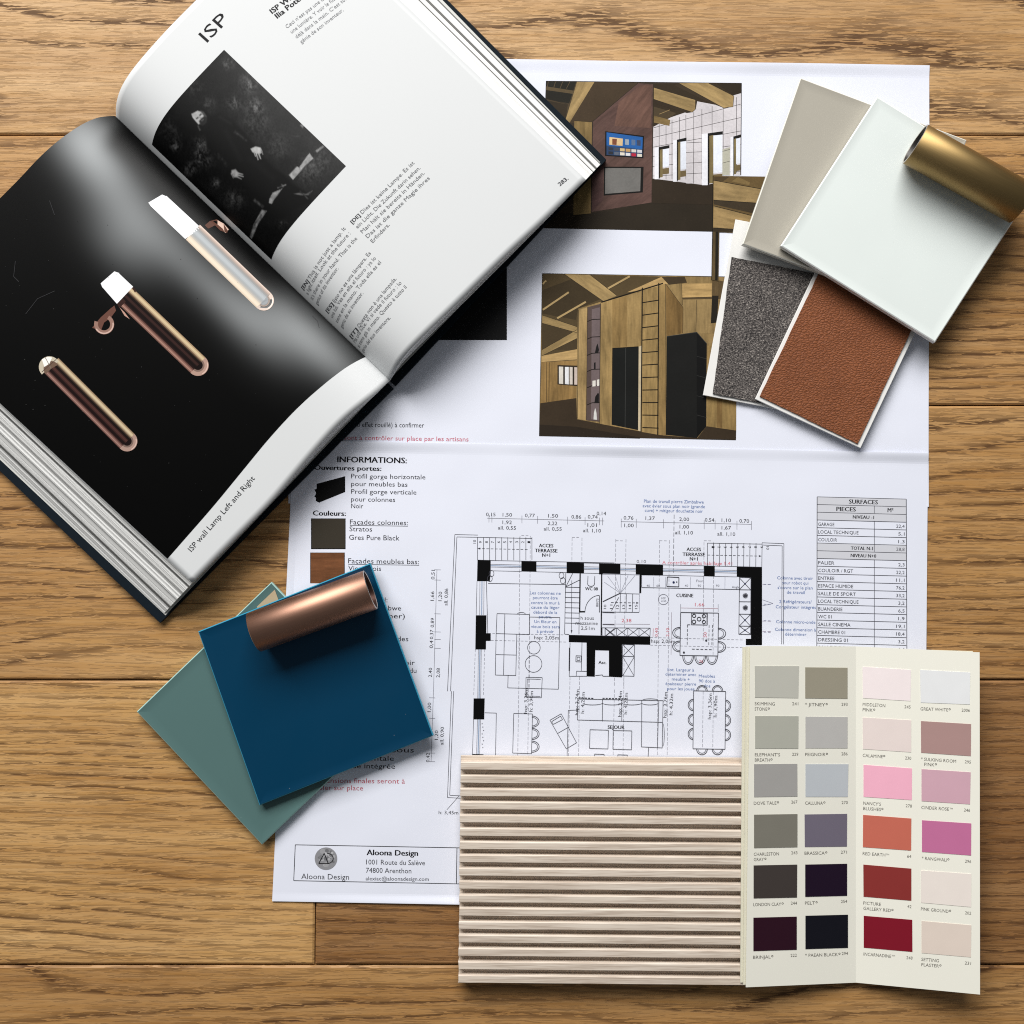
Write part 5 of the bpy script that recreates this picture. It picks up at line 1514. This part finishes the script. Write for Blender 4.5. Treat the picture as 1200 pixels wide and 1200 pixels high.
# ------------------------------------------------------------------ paint colour chart
def chart():
    zf, zl_, zr_ = 0.0035, 0.0142, 0.0178
    root = tag(empty('colour_chart', at(1005, 960, 0.001)), 'folded cream paint chart with rows of coloured chips', 'colour chart')
    def slab(name, q, mat, parent, th=3.5e-4):
        V = [Vector(p) for p in q] + [Vector(p) - Vector((0, 0, th)) for p in q]
        F = [(0, 1, 2, 3), (7, 6, 5, 4)] + [(i, 4 + i, 4 + (i + 1) % 4, (i + 1) % 4) for i in range(4)]
        return build(name, V, F, mat, parent)
    fa, fb = at(1003, 1151.5, zf), at(1003, 757.5, zf)
    SLf, SRt = Plane(fa, fb, at(876.5, 960, zl_)), Plane(fa, fb, at(1148.3, 960, zr_))
    L3 = [SLf.pt(874, 1157), fa, fb, SLf.pt(879, 757)]
    R3 = [fa, SRt.pt(1148.5, 1165.5), SRt.pt(1148, 764.5), fb]
    # folded leaves beneath the left panel
    for k, (dx, dz, db) in enumerate(((-3.0, -.0009, -3), (-6.5, -.0018, -5.5))):
        lf = slab('folded_panel', [at(874 + dx, 1157 + db, zl_ + dz), at(1001, 1150 + db * .3, zf - .0006 - .0005 * k), at(1001, 760 + k, zf - .0006 - .0005 * k), at(877.5 + dx * 1.15, 757.5 + k * .5, zl_ + dz)], M_CREAMDARK, root)
    # right-hand leaf below, a little short of the top one
    slab('folded_panel', [at(1004, 1150, zf - .0008), at(1146, 1162, zr_ - .0032), at(1140, 763, zr_ - .002), at(1004, 759, zf - .0008)], M_CREAMDARK, root)
    pl, pr = slab('panel', L3, M_CREAM, root), slab('panel', R3, M_CREAM, root)
    z1, z2 = conv(860, 740, 4), conv(860, 920, 4)
    cols = {1: [(190, 189, 179), (176, 176, 165), (163, 161, 158), (124, 121, 111), (63, 56, 53), (40, 4, 24)],
            2: [(155, 149, 132), (187, 185, 182), (190, 195, 200), (112, 105, 120), (24, 4, 30), (8, 8, 20)],
            3: [(240, 228, 228), (228, 214, 209), (240, 176, 197), (195, 104, 86), (134, 46, 43), (124, 12, 34)],
            4: [(228, 229, 230), (170, 137, 133), (205, 164, 177), (192, 110, 152), (233, 223, 215), (222, 207, 195)]}
    q = {1: [z1((98, 162), (305, 162), (302, 312), (99, 309)), z1((100, 396), (303, 397), (302, 549), (100, 548)), z1((95, 622), (297, 620), (298, 773), (95, 776)), z1((95, 859), (298, 856), (298, 1011), (95, 1015)), z2((93, 377), (297, 373), (296, 527), (93, 531)), z2((92, 622), (295, 617), (295, 772), (92, 778))],
         2: [z1((335, 168), (533, 170), (533, 315), (335, 313)), z1((336, 399), (533, 401), (533, 547), (336, 547)), z1((336, 622), (537, 622), (534, 775), (336, 775)), z1((332, 858), (531, 855), (530, 1008), (333, 1010)), z2((335, 373), (531, 369), (531, 519), (335, 524)), z2((336, 613), (535, 608), (535, 763), (336, 769))],
         3: [z1((603, 165), (830, 180), (828, 326), (605, 312)), z1((604, 403), (831, 416), (831, 566), (605, 551)), z1((608, 625), (835, 642), (834, 790), (608, 775)), z1((606, 860), (832, 877), (831, 1027), (605, 1011)), z2((607, 373), (832, 392), (832, 542), (608, 523)), z2((609, 613), (836, 632), (837, 782), (609, 762))],
         4: [z1((873, 180), (1108, 192), (1106, 342), (876, 333)), z1((877, 420), (1112, 434), (1111, 584), (878, 568)), z1((880, 645), (1110, 660), (1107, 810), (880, 795)), z1((882, 885), (1113, 900), (1112, 1050), (882, 1033)), z2((878, 400), (1113, 417), (1112, 572), (878, 551)), z2((880, 637), (1113, 657), (1111, 807), (880, 787))]}
    names = {1: [('SKIMMING', 'STONE®', '241'), ('ELEPHANT’S', 'BREATH®', '229'), ('DOVE TALE®', '', '267'), ('CHARLESTON', 'GRAY®', '243'), ('LONDON CLAY®', '', '244'), ('BRINJAL®', '', '222')],
             2: [('* JITNEY®', '', '293'), ('PEIGNOIR®', '', '286'), ('CALLUNA®', '', '270'), ('BRASSICA®', '', '271'), ('PELT®', '', '254'), ('* PAEAN BLACK®', '', '294')],
             3: [('MIDDLETON', 'PINK®', '245'), ('CALAMINE®', '', '230'), ('NANCY’S', 'BLUSHES®', '278'), ('RED EARTH™', '', '64'), ('PICTURE', 'GALLERY RED®', '42'), ('INCARNADINE™', '', '248')],
             4: [('GREAT WHITE®', '', '2006'), ('* SULKING ROOM', '  PINK®', '295'), ('CINDER ROSE™', '', '246'), ('* RANGWALI®', '', '296'), ('PINK GROUND®', '', '202'), ('SETTING', 'PLASTER®', '231')]}
    says = {1: ['warm pale grey', 'mid warm grey', 'neutral grey', 'olive grey', 'dark brown', 'blackish plum'], 2: ['khaki grey', 'soft grey', 'pale blue grey', 'purple grey', 'near black purple', 'blue black'],
            3: ['palest pink', 'pale beige pink', 'candy pink', 'terracotta', 'brick red', 'deep crimson'], 4: ['cool off white', 'dusty brown pink', 'lilac pink', 'magenta', 'cream', 'beige']}
    for c in (1, 2, 3, 4):
        S, par = (SLf, pl) if c < 3 else (SRt, pr)
        for r in range(6):
            p = [S.pt(x, y, 2.2e-4) for x, y in reversed(q[c][r])]
            V = p + [v - S.n * 2.1e-4 for v in p]
            F = [(0, 1, 2, 3)] + [(i, 4 + i, 4 + (i + 1) % 4, (i + 1) % 4) for i in range(4)]
            o = build('paint_chip', V, F, plain('chip_paint', cols[c][r], .55, var=.035, scale=90, bump=.15, bscale=1200, bdist=4e-5, spec=.3), par)
            o['label'] = says[c][r] + ' paint chip'
            (xa, ya), (xb, yb) = q[c][r][3], q[c][r][2]
            ang = -math.degrees(math.atan2(yb - ya, xb - xa))
            a, b, num = names[c][r]
            I = Ink(S)
            tc = (92, 88, 82)
            for line, dy in ((a, 9.2), (b, 15.4)):
                if not line: continue
                word = line.strip().rstrip('®™')
                x = xa - .4 + (4 if line[0] == ' ' else 0)
                L = len(word) * 2.95
                I.text(word, x, ya + dy, x + L, 3.7, tc, ang=ang)
                if word != line.strip():
                    mx, my = x + L + 1.8, ya + dy - 2.6 + L * math.tan(radians(-ang))
                    if '™' in line: I.text('TM', mx - 1, my + .8, mx + 2.6, 1.7, tc, ang=ang)
                    else: I.arc((mx, my), .9, 0, 360, .6, tc, 10)
            nw = 2.4 * len(num)
            I.text(num, xb - nw, yb + 8.4, xb, 3.5, tc, ang=ang)
            I.make('chip_name', M_INK, par)
chart()
